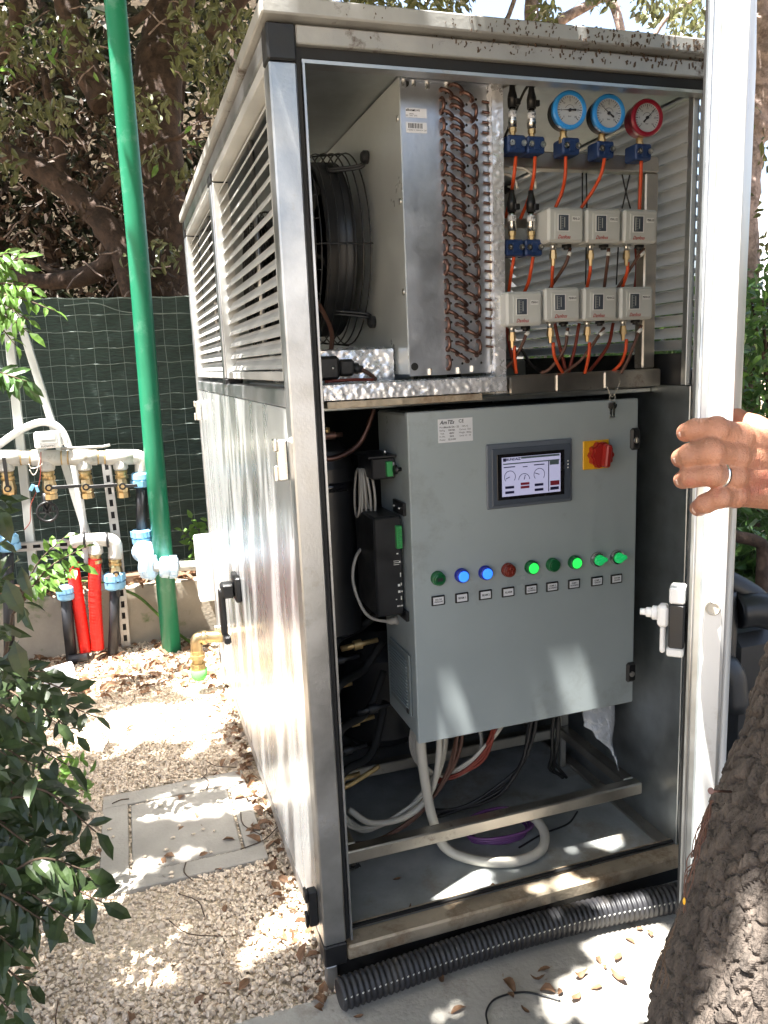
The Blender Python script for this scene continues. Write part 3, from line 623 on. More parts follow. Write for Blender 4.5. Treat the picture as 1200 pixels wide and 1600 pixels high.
cable('sensor_cable', 'thin grey cable looping beside the data logger to a gland', [(.205, .27, .79), (.170, .24, .765), (.160, .23, .71), (.185, .225, .640), (.232, .222, .618), (.252, .222, .618)], .0035, 'greywire')
gl = MB(); gl.lathe((xs-.0002, .222, .618), (-1, 0, 0), [(0, .010), (.006, .010), (.006, .008), (.018, .008), (.018, .006), (.024, .005)], 10); obj('cable_gland', gl, M['greywire'], box)
# keys hanging from a wire
ky = thing('key_ring', 'two small silver keys hanging by a wire in front of the control box', 'keys', tuple(aty(957, 610, .088)))
K0 = aty(957, 606, .088)
m = MB(); m.tube([aty(948, 603, .09), aty(957, 620, .086), aty(970, 596, .09)], .0008, 5, k=5); m.tube([aty(957, 618, .086)+V(.007*math.cos(a), 0, .007*math.sin(a)-.004) for a in np.linspace(0, 6.28, 16, endpoint=False)], .0007, 5, closed=True); obj('wire', m, M['whitewire'], ky)
for dx in (-.004, .005):
    m = MB(); kc = aty(957, 634, .085)+V(dx, -.001 if dx < 0 else .002, 0); m.lathe(kc, (0, 1, 0), [(0, .0075), (.0016, .0075)], 14); m.box(kc[0]-.0022, kc[0]+.0022, kc[1], kc[1]+.0015, kc[2]-.026, kc[2]-.006); obj('key', m, M['nickel'], ky)

# ================================================================== COIL AND FANS
coil = thing('condenser_coil', 'finned coil block with a silver end plate and rows of copper bends', 'coil', (.35, .5, 1.12))
CX0, CY, CZ0, CZ1 = .258, .100, 1.150, 1.689
m = MB(); m.box(CX0, CX0+.004, CY+.003, 1.60, CZ0+.004, CZ1-.002); obj('casing_side', m, M['coil_case'], coil)
m = MB(); m.box(CX0+.001, .432, CY, CY+.0028, CZ0, CZ1-.004); m.box(CX0+.0012, .432, CY-.012, CY-.0002, CZ1-.010, CZ1-.005); pl = obj('end_plate', m, M['coil_plate'], coil)
m = MB(); m.box(.330, .428, CY+.004, 1.6, CZ0+.01, CZ1-.01); obj('fin_block', m, M['slat'], coil)
for (x_, z_) in ((.263+.006, 1.676), (.263+.006, 1.168)): part('hole', pl, M['rubber'], 'lathe', (x_, CY-.0002, z_), (0, -1, 0), [(0, .0075), (.0006, .0075)], 16)
for (x_, z_) in ((.266, 1.676), (.285, 1.678), (.312, 1.675), (.350, 1.678), (.36, 1.158), (.39, 1.160), (.30, 1.158)): part('bolt', pl, M['nickel'], 'lathe', (x_, CY-.0002, z_), (0, 0, -1), [(-.005, .0045), (.007, .0045)], 6, smooth=False)
for z_ in (1.62, 1.475, 1.31): part('rivet', coil, M['nickel'], 'ball', (CX0-.0005, CY+.018, z_), (.002, .006, .006), 10, 6)
ll = sheet('maker_label', .268, .309, 1.618, 1.634, CY, 'paper', coil); lettering('lettering', 'alboner', coil, M['ink'], (.277, CY-.0012, 1.6305), .0058, bold=.03, shear=.2); lettering('lettering', '9025905', coil, M['ink'], (.288, CY-.0012, 1.6302), .0045)
lettering('lettering', 'SERIAL\nREF.  1410    2018', coil, M['ink'], (.279, CY-.0012, 1.6225), .0030)
sheet('barcode_label', .268, .309, 1.592, 1.610, CY, 'paper', coil); lettering('lettering', '1 Y002905 TV  9005909 20Y 1234', coil, M['ink'], (.2885, CY-.0012, 1.5962), .0030, squeeze=.9)
x = .272; mm = MB()
while x < .299:
    w1 = random.choice((.0005, .0009, .0014)); mm.box(x, x+w1, CY-.0012, CY-.0009, 1.5995, 1.608); x += w1+random.choice((.0005, .0010, .0013))
obj('barcode', mm, M['ink'], coil)
# copper return bends: hairpins standing proud of the plate, one object each, three shared meshes
def bend_mesh(dx, dz, out):
    a = V(0, .004, 0); b_ = V(dx, .004, dz); mm = MB(); pts = []
    for t in np.linspace(0, math.pi, 9): pts.append((a+b_)/2+(a-b_)/2*math.cos(t)*V(1, 0, 1)+V(0, -.007-out*math.sin(t), 0)*1.0)
    pts = [a]+[p for p in pts]+[b_]; mm.tube(pts, .0036, 8)
    for e in (a, b_): mm.lathe(e+V(0, -.004, 0), (0, -1, 0), [(0, .0044), (.006, .0044)], 10)
    me = mm.mesh('return_bend'); me.materials.append(M['copper']); return me
bm_v = bend_mesh(0, -.0225, .010); bm_d = bend_mesh(.0205, -.0115, .010); bm_d2 = bend_mesh(.0205, -.0135, .009)
hcol = [.3385, .3590, .3795, .4000]; NU = 14; hu = (1.672-1.168)/NU
crg = world_loc(coil)
def put_bend(me, x, z):
    o = bpy.data.objects.new('return_bend', me); COL.objects.link(o); o.parent = coil; o.location = (x-crg[0], CY-crg[1], z-crg[2]); ORG[o.name] = crg
for k in range(NU):
    zt_ = 1.668-hu*k
    put_bend(bm_d, hcol[0], zt_); put_bend(bm_v, hcol[0], zt_-.026+.010); 
    put_bend(bm_d, hcol[1], zt_+.010); put_bend(bm_d2, hcol[1], zt_-.012); put_bend(bm_d, hcol[2], zt_-.003); 
    if k: put_bend(bm_v, hcol[3]+.004, zt_+.012)
m = MB()
for k in range(NU*2):
    for c_ in range(4): m.ball((hcol[c_]+.010+random.uniform(-.001, .001), CY-.0004, 1.664-hu/2*k-.008*(c_ % 2)), (.0026, .0008, .0026), 6, 4)
tag(obj('punched_holes', m, M['rubber'], coil), kind='stuff')
# header tubes beside the plate
for (x_, r_) in ((.4365, .0055), (.4445, .0045)): part('header', coil, M['nickel'], 'tube', [(x_, CY-.002, 1.165), (x_, CY-.002, 1.42), (x_+.001, CY-.002, 1.68)], r_, 10)
for k in range(NU*2-2): part('header_stub', coil, M['copper'], 'tube', [(.420, CY-.004, 1.652-hu/2*k), (.432, CY-.006, 1.650-hu/2*k), (.444, CY-.004, 1.650-hu/2*k)], .0026, 6)
# crumpled foil: gridded sheet pushed in and out
def foil_box(x0, x1, y0, y1, z0, z1, amp=.0022, res=.006, seed=0):
    mm = MB()
    def face(o, a, b_, na, nb, nrm):
        vs = []; fs = []
        for i in range(na+1):
            for j in range(nb+1):
                p = o+a*i/na+b_*j/nb; e = min(i, na-i, 2)/2*min(j, nb-j, 2)/2
                q = p*110+seed*7; d = mnoise.noise(Vector(q))*.6+abs(mnoise.noise(Vector(q*2.3)))*.9; vs.append(p+nrm*amp*d*(.35+.65*e))
        for i in range(na):
            for j in range(nb):
                A = i*(nb+1)+j; f = [A, A+nb+1, A+nb+2, A+1]
                if np.cross(a, b_)@nrm < 0: f = f[::-1]
                if (i+j) % 2: fs += [(f[0], f[1], f[2]), (f[0], f[2], f[3])]
                else: fs += [(f[0], f[1], f[3]), (f[1], f[2], f[3])]
        mm.add(vs, fs, True)
    X, Y, Z = x1-x0, y1-y0, z1-z0; n = lambda L: max(2, int(L/res))
    face(V(x0, y0, z0), V(X, 0, 0), V(0, 0, Z), n(X), n(Z), V(0, -1, 0)); face(V(x0, y0, z0), V(0, Y, 0), V(0, 0, Z), n(Y), n(Z), V(-1, 0, 0))
    face(V(x1, y0, z0), V(0, Y, 0), V(0, 0, Z), n(Y), n(Z), V(1, 0, 0)); face(V(x0, y0, z1), V(X, 0, 0), V(0, Y, 0), n(X), n(Y), V(0, 0, 1)); face(V(x0, y0, z0), V(X, 0, 0), V(0, Y, 0), n(X), n(Y), V(0, 0, -1))
    return mm
tray = thing('drain_tray', 'foil wrapped drain tray running under the coil and up its right edge', 'tray', (.3, .1, 1.11))
obj('foil_front', foil_box(.078, .452, .072, .16, 1.113, 1.141, .0045, .0034, 1), M['foil'], tray)
fx0, fx1 = aty(771, 350, .082)[0], aty(788, 350, .082)[0]
obj('foil_upright', foil_box(fx0, fx1, .082, .14, 1.108, 1.688, .0034, .0030, 2), M['foil'], tray)
obj('foil_skirt', foil_box(.085, .40, .075, .16, 1.098, 1.110, .004, .006, 3), M['alu_dirty'], tray)
obj('foil_lining', foil_box(.085, .252, .175, .60, 1.142, 1.205, .009, .0045, 4), M['foil'], tray)
part('tray_floor', tray, M['coil_case'], 'box', .062, .256, .165, 1.6, 1.130, 1.140)
# axial fans on the coil's left face
def make_fan(yc, zc, label):
    R = .205; x1 = CX0-.0005; x0 = CX0-.128
    f = thing('axial_fan', label, 'fan', (CX0, yc, zc), 'fans on the coil casing')
    c = lambda x, a, r: V(x, yc+r*math.cos(a), zc+r*math.sin(a))
    m = MB(); NS = 48
    ring = lambda x, r: [c(x, 2*math.pi*j/NS, r) for j in range(NS)]
    g = MB()
    for r in np.linspace(.045, .190, 17): g.tube(ring(x0+.002, r), .0013, 5, closed=True)
    for k, (dx, r) in enumerate(((0.012, .197), (.028, .2025), (.046, .205), (.064, .206), (.082, .207), (.098, .208), (.114, .209))): g.tube(ring(x0+dx, r), .0017, 5, closed=True)
    obj('guard_rings', g, M['blackmetal'], f)
    g = MB()
    for k in range(24):
        a = 2*math.pi*k/24+.05; g.tube([c(x0-.001, a, .045), c(x0-.001, a, .186), c(x0+.010, a, .1985), c(x0+.118, a, .211)] if k % 6 == 0 else [c(x0-.001, a, .045), c(x0-.001, a, .186), c(x0+.012, a, .199)], .0020 if k % 6 == 0 else .0014, 5)
    obj('guard_spokes', g, M['blackmetal'], f)
    for q in range(4):
        a = math.radians(45+90*q); g = MB()
        for s_ in (-.02, .02): g.tube([c(x0+.045, a+s_, .203), c(x1-.012, a+s_, .215), c(x1-.008, a+s_, .236)], .0034, 6, k=4)
        g.lathe(c(x1, a, .236), (-1, 0, 0), [(0, .013), (.010, .013), (.014, .009)], 14); obj('guard_foot', g, M['blackmetal'], f)
    g = MB(); g.lathe((x0+.012, yc, zc), (1, 0, 0), [(0, .070), (.012, .078), (.045, .080)], 28); obj('motor', g, M['black'], f)
    g = MB(); g.lathe((x0-.004, yc, zc), (1, 0, 0), [(0, .042), (.016, .05)], 24); obj('hub_cap', g, M['black'], f)
    for q in range(7):
        a = 2*math.pi*q/7; g = MB(); vs = []
        for i, r in enumerate(np.linspace(.076, .188, 6)):
            for j, s_ in enumerate(np.linspace(-.42, .42, 5)):
                aa = a+s_*(.8+.4*i/5)+.25*i/5; vs.append(c(x0+.050+.032*s_/.42, aa, r))
        fs = [(i*5+j, i*5+j+1, (i+1)*5+j+1, (i+1)*5+j) for i in range(5) for j in range(4)]
        g.add(vs, fs, True); n = len(vs); g.add([V(*p)+V(.003, 0, 0) for p in vs], [t[::-1] for t in fs], True); obj('blade', g, M['blackmetal'], f)
    g = MB(); g.lathe((x0+.026, yc, zc), (1, 0, 0), [(0, .188), (.056, .190), (.056, .182), (0, .182)], 40); obj('shroud', g, M['blackmetal'], f)
    g = MB(); g.lathe((x0+.0825, yc, zc), (1, 0, 0), [(0, .1895), (.004, .1895), (.010, .178)], 40); obj('black_backing', g, M['rubber'], f)  # solid black disc stands in for the dark depth behind the blades
    return f
make_fan(.474, 1.432, 'black axial fan with wire guard nearest the open cabinet front'); make_fan(1.10, 1.428, 'black axial fan with wire guard deeper inside behind the louvres')
jb = thing('junction_box', 'black fan junction box sitting on the foil lined tray', 'junction box', (.12, .2, 1.145))
J = V(.112, .175, 1.168)
m = MB(); m.box(J[0]-.040, J[0]+.020, J[1]-.03, J[1]+.03, 1.1485, 1.195, .006); m.box(J[0]+.020, J[0]+.052, J[1]-.022, J[1]+.022, 1.155, 1.188, .005); obj('lid', m, M['black'], jb)
part('gland', jb, M['black'], 'lathe', (J[0]+.052, J[1], 1.17), (1, 0, -.15), [(0, .011), (.012, .011), (.012, .008), (.022, .007)], 10)
part('screw', jb, M['nickel'], 'ball', (J[0]+.005, J[1]-.0305, 1.172), .0032, 8, 6); part('screw', jb, M['copper'], 'ball', (J[0]-.030, J[1]-.0305, 1.172), .0032, 8, 6)
cable('fan_cable', 'dark red cable from the fan motor down to the junction box', [(.150, .48, 1.40), (.140, .36, 1.33), (.150, .27, 1.25), (.128, .20, 1.195)], .0048, 'brownwire')
cable('fan_lead', 'red lead with white marker leaving the junction box', [(.182, .172, 1.167), (.196, .165, 1.158), (.205, .15, 1.146)], .004, 'brownwire')
cable('tray_lead', 'bright red lead lying on the drain tray', [(.10, .145, 1.146), (.15, .14, 1.148), (.20, .15, 1.146)], .003, 'redwire')

# ================================================================== INSTRUMENT RACK
rack = thing('instrument_rack', 'welded square tube frame carrying gauges and pressure switches', 'rack', (.66, .13, 1.10))
ry0, ry1 = .122, .154
def rb(name, *b_, mt='steel_tube', bev=.003): mm = MB(); mm.box(*b_, bev); return obj(name, mm, M[mt], rack)
rb('rack_rail', .474, .838, ry0, ry1, 1.545, 1.577); rb('rack_upright', .806, .838, ry0+.0006, ry1-.0006, 1.1415, 1.5445)
for a, b_ in ((.079, .205), (.2065, .355), (.3565, .478), (.4795, .585), (.5865, .701), (.7025, .846)): rb('rack_sill', a, b_, ry0-.012, ry1, 1.1045 if a < .4 else 1.103, 1.112 if a < .4 else 1.1405)
rb('switch_bar', .468, .815, ry1+.0005, ry1+.006, 1.405, 1.455, bev=.001); rb('switch_bar', .468, .815, ry1+.0005, ry1+.006, 1.250, 1.300, bev=.001)
rb('block_plate', .474, .560, .128, .134, 1.395, 1.432, mt='galv', bev=.001)
rb('rack_upright', .474, .500, .40, .43, 1.10, 1.68, mt='blackmetal')

# pipe clamp blocks
def clamp_proto():
    t = thing('pipe_clamp', 'x', 'clamp', (0, 0, 0), 'navy plastic pipe clamps')
    m = MB(); m.box(-.0190, .0190, -.040, 0, -.0155, .0155, .003); o = obj('clamp_block', m, M['blue_block'], t)
    m = MB(); m.box(-.0060, .0060, -.0425, -.0402, -.0100, .0100, .001); m.box(-.017, .017, -.0418, -.0402, -.0022, .0022, .0005); obj('clamp_rib', m, M['blue_block'], t)
    for s_ in (-1, 1):
        m = MB(); m.lathe((s_*.0125, -.0402, 0), (0, -1, 0), [(0, .0066), (.0012, .0066), (.0012, .0058), (.003, .0058)], 14); obj('bolt_seat', m, M['blue_block'], t)
        m = MB(); m.lathe((s_*.0125, -.0430, 0), (0, -1, 0), [(0, .0056), (.0025, .0056), (.0025, .0026), (.0005, .0026)], 12); obj('bolt', m, M['nickel'], t)
    return t
cl0 = clamp_proto(); RY = ry0-.0006
CL = [(*aty(808, 224, .082)[[0, 2]], 'navy pipe clamp under the first black sensor in the top row'),
      (*aty(838, 226, .082)[[0, 2]], 'navy pipe clamp under the second black sensor in the top row'),
      (*aty(893, 228, .082)[[0, 2]], 'navy pipe clamp under the first blue rimmed gauge'),
      (*aty(947, 233, .082)[[0, 2]], 'navy pipe clamp under the second blue rimmed gauge'),
      (*aty(1006, 237, .082)[[0, 2]], 'navy pipe clamp under the dark red gauge'),
      (*aty(807, 386, .082)[[0, 2]], 'navy pipe clamp under the left sensor of the lower pair'),
      (*aty(837, 386, .082)[[0, 2]], 'navy pipe clamp under the right sensor of the lower pair')]
for k, (x, z, lab) in enumerate(CL):
    if k == 0: cl0.location = (x, RY, z); cl0['label'] = lab; ORG[cl0.name] = (x, RY, z)
    else: copy_tree(cl0, None, (x, RY+(.006 if z < 1.5 else 0), z), lab)
# gauges
def gauge(x, z, case, bez, ang, lab):
    t = thing('pressure_gauge', lab, 'gauge', (x, .06, z-.07), 'round dial gauges above the rack'); R = .0335; y = .072
    ax = unit(V(-.10, -1, -.02)); C = V(x, y, z)
    m = MB(); m.lathe(C, -ax, [(0, R), (.006, R), (.012, R*.99), (.030, R*.94), (.034, R*.88)], 36); obj('gauge_case', m, M[case], t)
    m = MB(); m.lathe(C, ax, [(-.006, R+.0015), (.003, R+.0015), (.006, R-.001), (.006, R-.0062), (.0015, R-.0068)], 40); obj('gauge_bezel', m, M[bez], t)
    u, v, w = V(1, 0, 0), V(0, 0, 1), ax; u = unit(u-w*(u@w)); v = np.cross(u, w); v = v if v[2] > 0 else -v
    m = MB(); m.lathe(C+ax*.0015, ax, [(0, R-.0068), (.0008, R-.0068)], 36); obj('dial', m, M['dial'], t)
    P_ = lambda a, r: C+ax*.0027+u*math.cos(a)*r+v*math.sin(a)*r
    m = MB()
    for k in range(25):
        a = math.radians(225-270*k/24); L_ = .0035 if k % 4 else .0055
        m.bar(P_(a, R-.0085-L_), P_(a, R-.0085), .0007 if k % 4 else .0011, .0002, hint=ax)
    m.tube([P_(a, .0095) for a in np.linspace(.3, 2.84, 14)], .0003, 4); obj('dial_marks', m, M['ink'], t)
    for k in range(7):
        a = math.radians(225-45*k); lettering('lettering', str(k*5), t, M['ink'], P_(a, R-.0165), .0052, u, v)
    lettering('lettering', 'bar', t, M['ink'], P_(-math.pi/2, .011), .005, u, v)
    m = MB(); a = math.radians(ang); q = ax*.0022
    m.add([P_(a, R-.010)+q, P_(a+math.pi/2, .0010)+q, P_(a+math.pi, .012)+q+(P_(a+math.pi/2, .0022)-P_(0, 0)), P_(a+math.pi, .013)+q, P_(a+math.pi, .012)+q-(P_(a+math.pi/2, .0022)-P_(0, 0)), P_(a-math.pi/2, .0010)+q], [(0, 1, 2, 3, 4, 5)]); m.lathe(P_(0, 0), ax, [(0, .0032), (.003, .0028)], 12); obj('needle', m, M['ink'], t)
    m = MB(); m.lathe((x-.001, .092, z-.046), (0, 0, 1), [(-.022, .006), (-.008, .006), (-.008, .0085), (.004, .0085), (.004, .0065), (.014, .0065)], 6, smooth=False); obj('stem', m, M['brass_old'], t)
    return t
GP = [aty(a, b_, .066) for a, b_ in ((892, 171), (953, 176), (1013, 183))]
gauge(GP[0][0], GP[0][2], 'black', 'gauge_blue', 181, 'blue rimmed gauge with a level needle, leftmost of the three')
gauge(GP[1][0], GP[1][2], 'black', 'gauge_blue', 143, 'blue rimmed gauge with a slanting needle, middle of the three')
gauge(GP[2][0], GP[2][2], 'gauge_red', 'gauge_red', 46, 'dark red rimmed gauge, rightmost of the three')
# pressure transducers with plugs
def sensor(x, z, y, lab):
    t = thing('pressure_sensor', lab, 'sensor', (x, y, z), 'plugged pressure sensors')
    part('hex_nut', t, M['brass_old'], 'lathe', (x, y, z), (0, 0, 1), [(0, .0055), (.008, .0055), (.008, .0075), (.016, .0075)], 6, smooth=False)
    part('sensor_body', t, M['nickel'], 'lathe', (x, y, z+.0165), (0, 0, 1), [(0, .0088), (.013, .0088), (.013, .0076), (.019, .0082), (.028, .0082), (.029, .006), (.036, .006)], 18)
    part('wrap_label', t, M['paper'], 'lathe', (x, y, z+.0345), (0, 0, 1), [(0, .0084), (.011, .0084)], 18)
    lettering('lettering', 'LP' if x < .51 else 'HP', t, M['ink'], (x, y-.0088, z+.040), .0075)
    part('plug', t, M['black'], 'lathe', (x, y, z+.0525), (0, 0, 1), [(0, .0088), (.016, .0095), (.020, .0090), (.030, .0062), (.040, .0050)], 14)
    part('plug_clip', t, M['black'], 'box', x+.002, x+.012, y-.012, y-.004, z+.055, z+.066, .001)
sy = .098
SX = [CL[0][0]-.001, CL[1][0]-.001, CL[5][0]-.001, CL[6][0]-.001]
sensor(SX[0], CL[0][1]+.0155, sy, 'black plugged sensor at the far left of the top row'); sensor(SX[1], CL[1][1]+.0155, sy, 'black plugged sensor next to the first blue gauge')
sensor(SX[2], CL[5][1]+.0155, sy, 'black plugged sensor beside the foil edge in the lower pair'); sensor(SX[3], CL[6][1]+.0155, sy, 'black plugged sensor left of the upper switch row')
cable('sensor_lead', 'dark cable arching between the two top sensors', [(.533, sy, 1.685), (.530, sy+.004, 1.693), (.517, sy+.012, 1.680), (.503, sy+.03, 1.640), (.49, sy+.05, 1.60)], .0026, 'black')
cable('sensor_lead', 'grey cable leaving the far left top sensor', [(.4925, sy, 1.685), (.489, sy+.004, 1.689), (.478, sy+.02, 1.688), (.47, sy+.05, 1.684)], .0026, 'greywire')
cable('sensor_lead', 'white cable arching from the right sensor of the lower pair', [(.534, sy, 1.500), (.531, sy+.003, 1.522), (.512, sy+.012, 1.540), (.478, sy+.04, 1.548)], .0026, 'whitewire')
cable('sensor_lead', 'white cable arching from the left sensor of the lower pair', [(.4935, sy, 1.500), (.491, sy+.003, 1.515), (.481, sy+.012, 1.527), (.470, sy+.03, 1.530)], .0026, 'whitewire')
# pressure switches
KW, KH, KD, KY = .0795, .0645, .066, .056
def switch(x0, z0, lab, code, h=KH):
    t = thing('pressure_switch', lab, 'pressure switch', (x0+KW/2, KY+KD/2, z0), 'beige pressure switches on the rack')
    x1 = x0+KW; z1 = z0+h
    m = MB(); m.box(x0, x1, KY, KY+KD, z0, z1, .0045); obj('cover', m, M['kp'], t)
    m = MB(); m.box(x0+.014, x1-.006, KY-.0010, KY+.001, z0+.006, z1-.009, .0006); obj('cover_panel', m, M['kp'], t)
    m = MB(); wx0, wx1, wz0, wz1 = x0+.0215, x0+.0435, z0+h*.33, z0+h*.78
    for a in ((wx0-.0015, wx1+.0015, wz1, wz1+.0015), (wx0-.0015, wx1+.0015, wz0-.0015, wz0), (wx0-.0015, wx0, wz0, wz1), (wx1, wx1+.0015, wz0, wz1)): m.box(a[0], a[1], KY-.0022, KY-.0008, a[2], a[3])
    obj('window_frame', m, M['white'], t)
    part('window', t, M['hmi'], 'box', wx0, wx1, KY-.0016, KY-.0009, wz0, wz1)
    m = MB(); m.box(wx0+.0035, wx0+.0055, KY-.0019, KY-.0016, wz0+.002, wz1-.002); m.box(wx0+.0125, wx0+.0142, KY-.0019, KY-.0016, wz0+.006, wz1-.004)
    for k in range(8): m.box(wx0+.0065, wx0+.0105, KY-.0019, KY-.0016, wz0+.003+k*(wz1-wz0-.007)/7, wz0+.0036+k*(wz1-wz0-.007)/7)
    obj('scale', m, M['pole_grey'], t)
    part('tag_plate', t, M['white'], 'box', x1-.0275, x1-.0105, KY-.0018, KY-.0009, z1-.0255, z1-.0165)
    lettering('lettering', code, t, M['ink'], (x1-.019, KY-.0022, z1-.021), .0058, bold=.02, squeeze=.8)
    lettering('lettering', 'Danfoss', t, M['red_ink'], (x0+.0335, KY-.0016, z0+h*.145), .0098, shear=.45, bold=.012, squeeze=.85)
    fx = x0+.0265
    part('fitting', t, M['nickel'], 'lathe', (fx, KY+.028, z0+.0004), (0, 0, -1), [(0, .0085), (.004, .0085), (.004, .0055), (.011, .0055)], 12)
    part('nut', t, M['brass'], 'lathe', (fx, KY+.028, z0-.0112), (0, 0, -1), [(0, .0060), (.006, .0060), (.006, .0072), (.017, .0072), (.017, .0045), (.030, .0035)], 6, smooth=False)
    part('cable_gland', t, M['black'], 'lathe', (x0+.058, KY+.030, z0+.0004), (0, 0, -1), [(0, .0095), (.006, .0095), (.006, .006), (.010, .006)], 12)
    t.rotation_euler = (random.uniform(-.015, .015), random.uniform(-.014, .014), random.uniform(-.02, .02))
    return fx, z0
S1 = [switch(aty(857, 380, KY)[0]+.0852*k, 1.3940, f'beige pressure switch, {w} in the upper row of three', c) for k, (w, c) in enumerate((('leftmost', 'PSHL-21'), ('middle', 'PSHL-22'), ('rightmost', 'PSHL-23')))]
S2 = [switch(aty(791, 503, KY)[0], 1.2380, 'beige pressure switch against the foil edge, set lowest of all', 'PSHH-1')]
S2 += [switch(aty(791, 503, KY)[0]+.0857*(k+1), 1.2440, f'beige pressure switch, {w} in the lower row of four', c, .0645) for k, (w, c) in enumerate((('second from the foil edge', 'PSHH-21'), ('third from the foil edge', 'PSHH-22'), ('rightmost', 'PSHH-23')))]
def px(y, *pp): return [aty(a, b_, y+(c[0] if c else 0)) for a, b_, *c in pp]
OH = [('orange hose below the far left top clamp', ((806, 245), (803, 275), (797, 312, .05), (790, 340, .08))), ('orange hose curving down behind the lower sensor pair', ((836, 245), (834, 275), (826, 310, .04), (812, 345, .07))),
      ('orange hose below the first blue gauge', ((884, 245), (883, 275), (878, 300, .02), (868, 324, .03))), ('orange hose slanting left below the second blue gauge', ((945, 245), (940, 270), (928, 295, .02), (908, 325, .04))),
      ('orange hose hanging straight below the dark red gauge', ((1002, 252), (1001, 285), (1000, 310), (999, 330))), ('orange hose below the left lower clamp', ((803, 402), (800, 420), (797, 440, .02), (794, 462, .04))),
      ('orange hose below the right lower clamp', ((833, 402), (830, 420), (826, 440, .02), (818, 460, .04))),
      ('orange hose below the leftmost upper switch', ((864, 410), (863, 425), (862, 450, .03))), ('orange hose below the middle upper switch', ((922, 410), (922, 425), (917, 450, .03))), ('orange hose below the rightmost upper switch', ((981, 410), (980, 425), (972, 450, .03))),
      ('orange hose below the switch at the foil edge', ((804, 540), (804, 555), (807, 583, .01))), ('orange hose below the second lower switch', ((864, 535), (866, 555), (872, 570, .01), (880, 583, .03))), ('orange hose below the third lower switch', ((921, 535), (920, 555), (914, 583, .02))),
      ('orange hose curling left below the rightmost lower switch', ((979, 530), (977, 550), (970, 568, .02), (955, 583, .04)))]
for lab, pp in OH: cable('hose', lab, px(.090, *pp), .0035, 'orange', group='orange pressure hoses', cat='hose')
for lab, pp in (('dark red hose crossing behind the foil edge', ((791, 505, .02), (796, 540, .03), (806, 583, .04))), ('dark red hose behind the second lower switch', ((866, 500, .05), (872, 530, .05), (885, 583, .05))),
                ('dark red hose slanting behind the third lower switch', ((958, 505, .05), (950, 540, .04), (925, 575, .04), (915, 583, .04))), ('dark red hose dropping near the rack upright', ((993, 380, .06), (995, 420, .07), (992, 450, .07))), ('dark red hose between the second and third lower switches', ((905, 505, .04), (898, 545, .05), (888, 583, .05)))):
    cable('hose', lab, px(.10, *pp), .0036, 'redwire', group='dark red pressure hoses', cat='hose')
BC = [('brown cable below the leftmost upper switch', ((891, 388), (884, 412), (866, 440, .03), (858, 452, .04))), ('brown cable below the middle upper switch', ((951, 388), (949, 410), (944, 450, .03))), ('brown cable crossing below the rightmost upper switch', ((1006, 388), (990, 412), (965, 450, .03))),
      ('brown cable below the switch at the foil edge', ((826, 512), (815, 540), (800, 565, .02), (785, 580, .03))), ('brown cable below the second lower switch', ((887, 512), (882, 545), (860, 575, .02), (845, 583, .03))), ('brown cable below the third lower switch', ((944, 512), (925, 540), (905, 565, .02), (880, 583, .03))),
      ('brown cable below the rightmost lower switch', ((1002, 508), (990, 540), (980, 565, .01), (970, 583, .02)))]
for lab, pp in BC:
    cable('switch_cable', lab, px(.088, *pp), .0034, 'brownwire', group='brown switch cables')
    a, b_ = pp[0]; q = aty(a, b_+6, .086); q2 = aty(a*.6+pp[1][0]*.4, b_+12, .086); mm = MB(); mm.tube([q, q2], .0042, 8); tag(obj('cable_marker', mm, M['white_tag'], at=tuple(q)), 'white marker sleeve on the '+lab, 'marker', 'white cable markers')
for k, (lab, pp) in enumerate((('thin black cable left of the middle gauge strings', ((910, 265, .05), (910, 325, .05))), ('thin black cable hanging just right of its twin', ((916, 265, .05), (917, 325, .05))), ('thin black wire crossing leftward near the red gauge', ((971, 268, .05), (978, 300, .05), (985, 326, .05))), ('thin black wire crossing rightward near the red gauge', ((985, 268, .05), (978, 300, .052), (972, 326, .05))), ('thin black cable between the switch rows', ((916, 385, .06), (915, 445, .06))), ('thin black cable hanging beside the rack upright', ((966, 385, .06), (963, 445, .06))))):
    cable('thin_cable', lab, px(.10, *pp), .0016, 'black', n=5, group='thin black cables behind the rack')
cable('thin_cable', 'tangled dark cable in front of the rack sill', px(.10, (815, 545, .05), (830, 570, .06), (850, 583, .06)), .003, 'black')
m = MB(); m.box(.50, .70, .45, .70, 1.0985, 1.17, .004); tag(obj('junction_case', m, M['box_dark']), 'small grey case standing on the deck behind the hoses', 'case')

# ================================================================== LOWER COMPARTMENT
sk = thing('support_frame', 'low steel tube frame standing on the cabinet floor', 'frame', (.45, .3, .02))
def sb(nm, *b_): mm = MB(); mm.box(*b_, .003); return obj(nm, mm, M['steel_tube'], sk)
sb('front_bar', .085, .835, .128, .158, .118, .148); sb('rear_bar', .085, .835, .460, .490, .118, .148)
sb('side_bar', .803, .834, .159, .459, .1185, .1475); sb('side_bar', .086, .116, .159, .459, .1185, .1475); sb('upright', .808, .834, .463, .488, .1485, .40); sb('upright', .086, .112, .463, .488, .1485, 1.08)
for (x_, y_) in ((.095, .466), (.81, .466)): sb('foot', x_, x_+.018, y_, y_+.018, .0205, .1175)
sb('cross_bar', .113, .80, .464, .486, .648, .690)
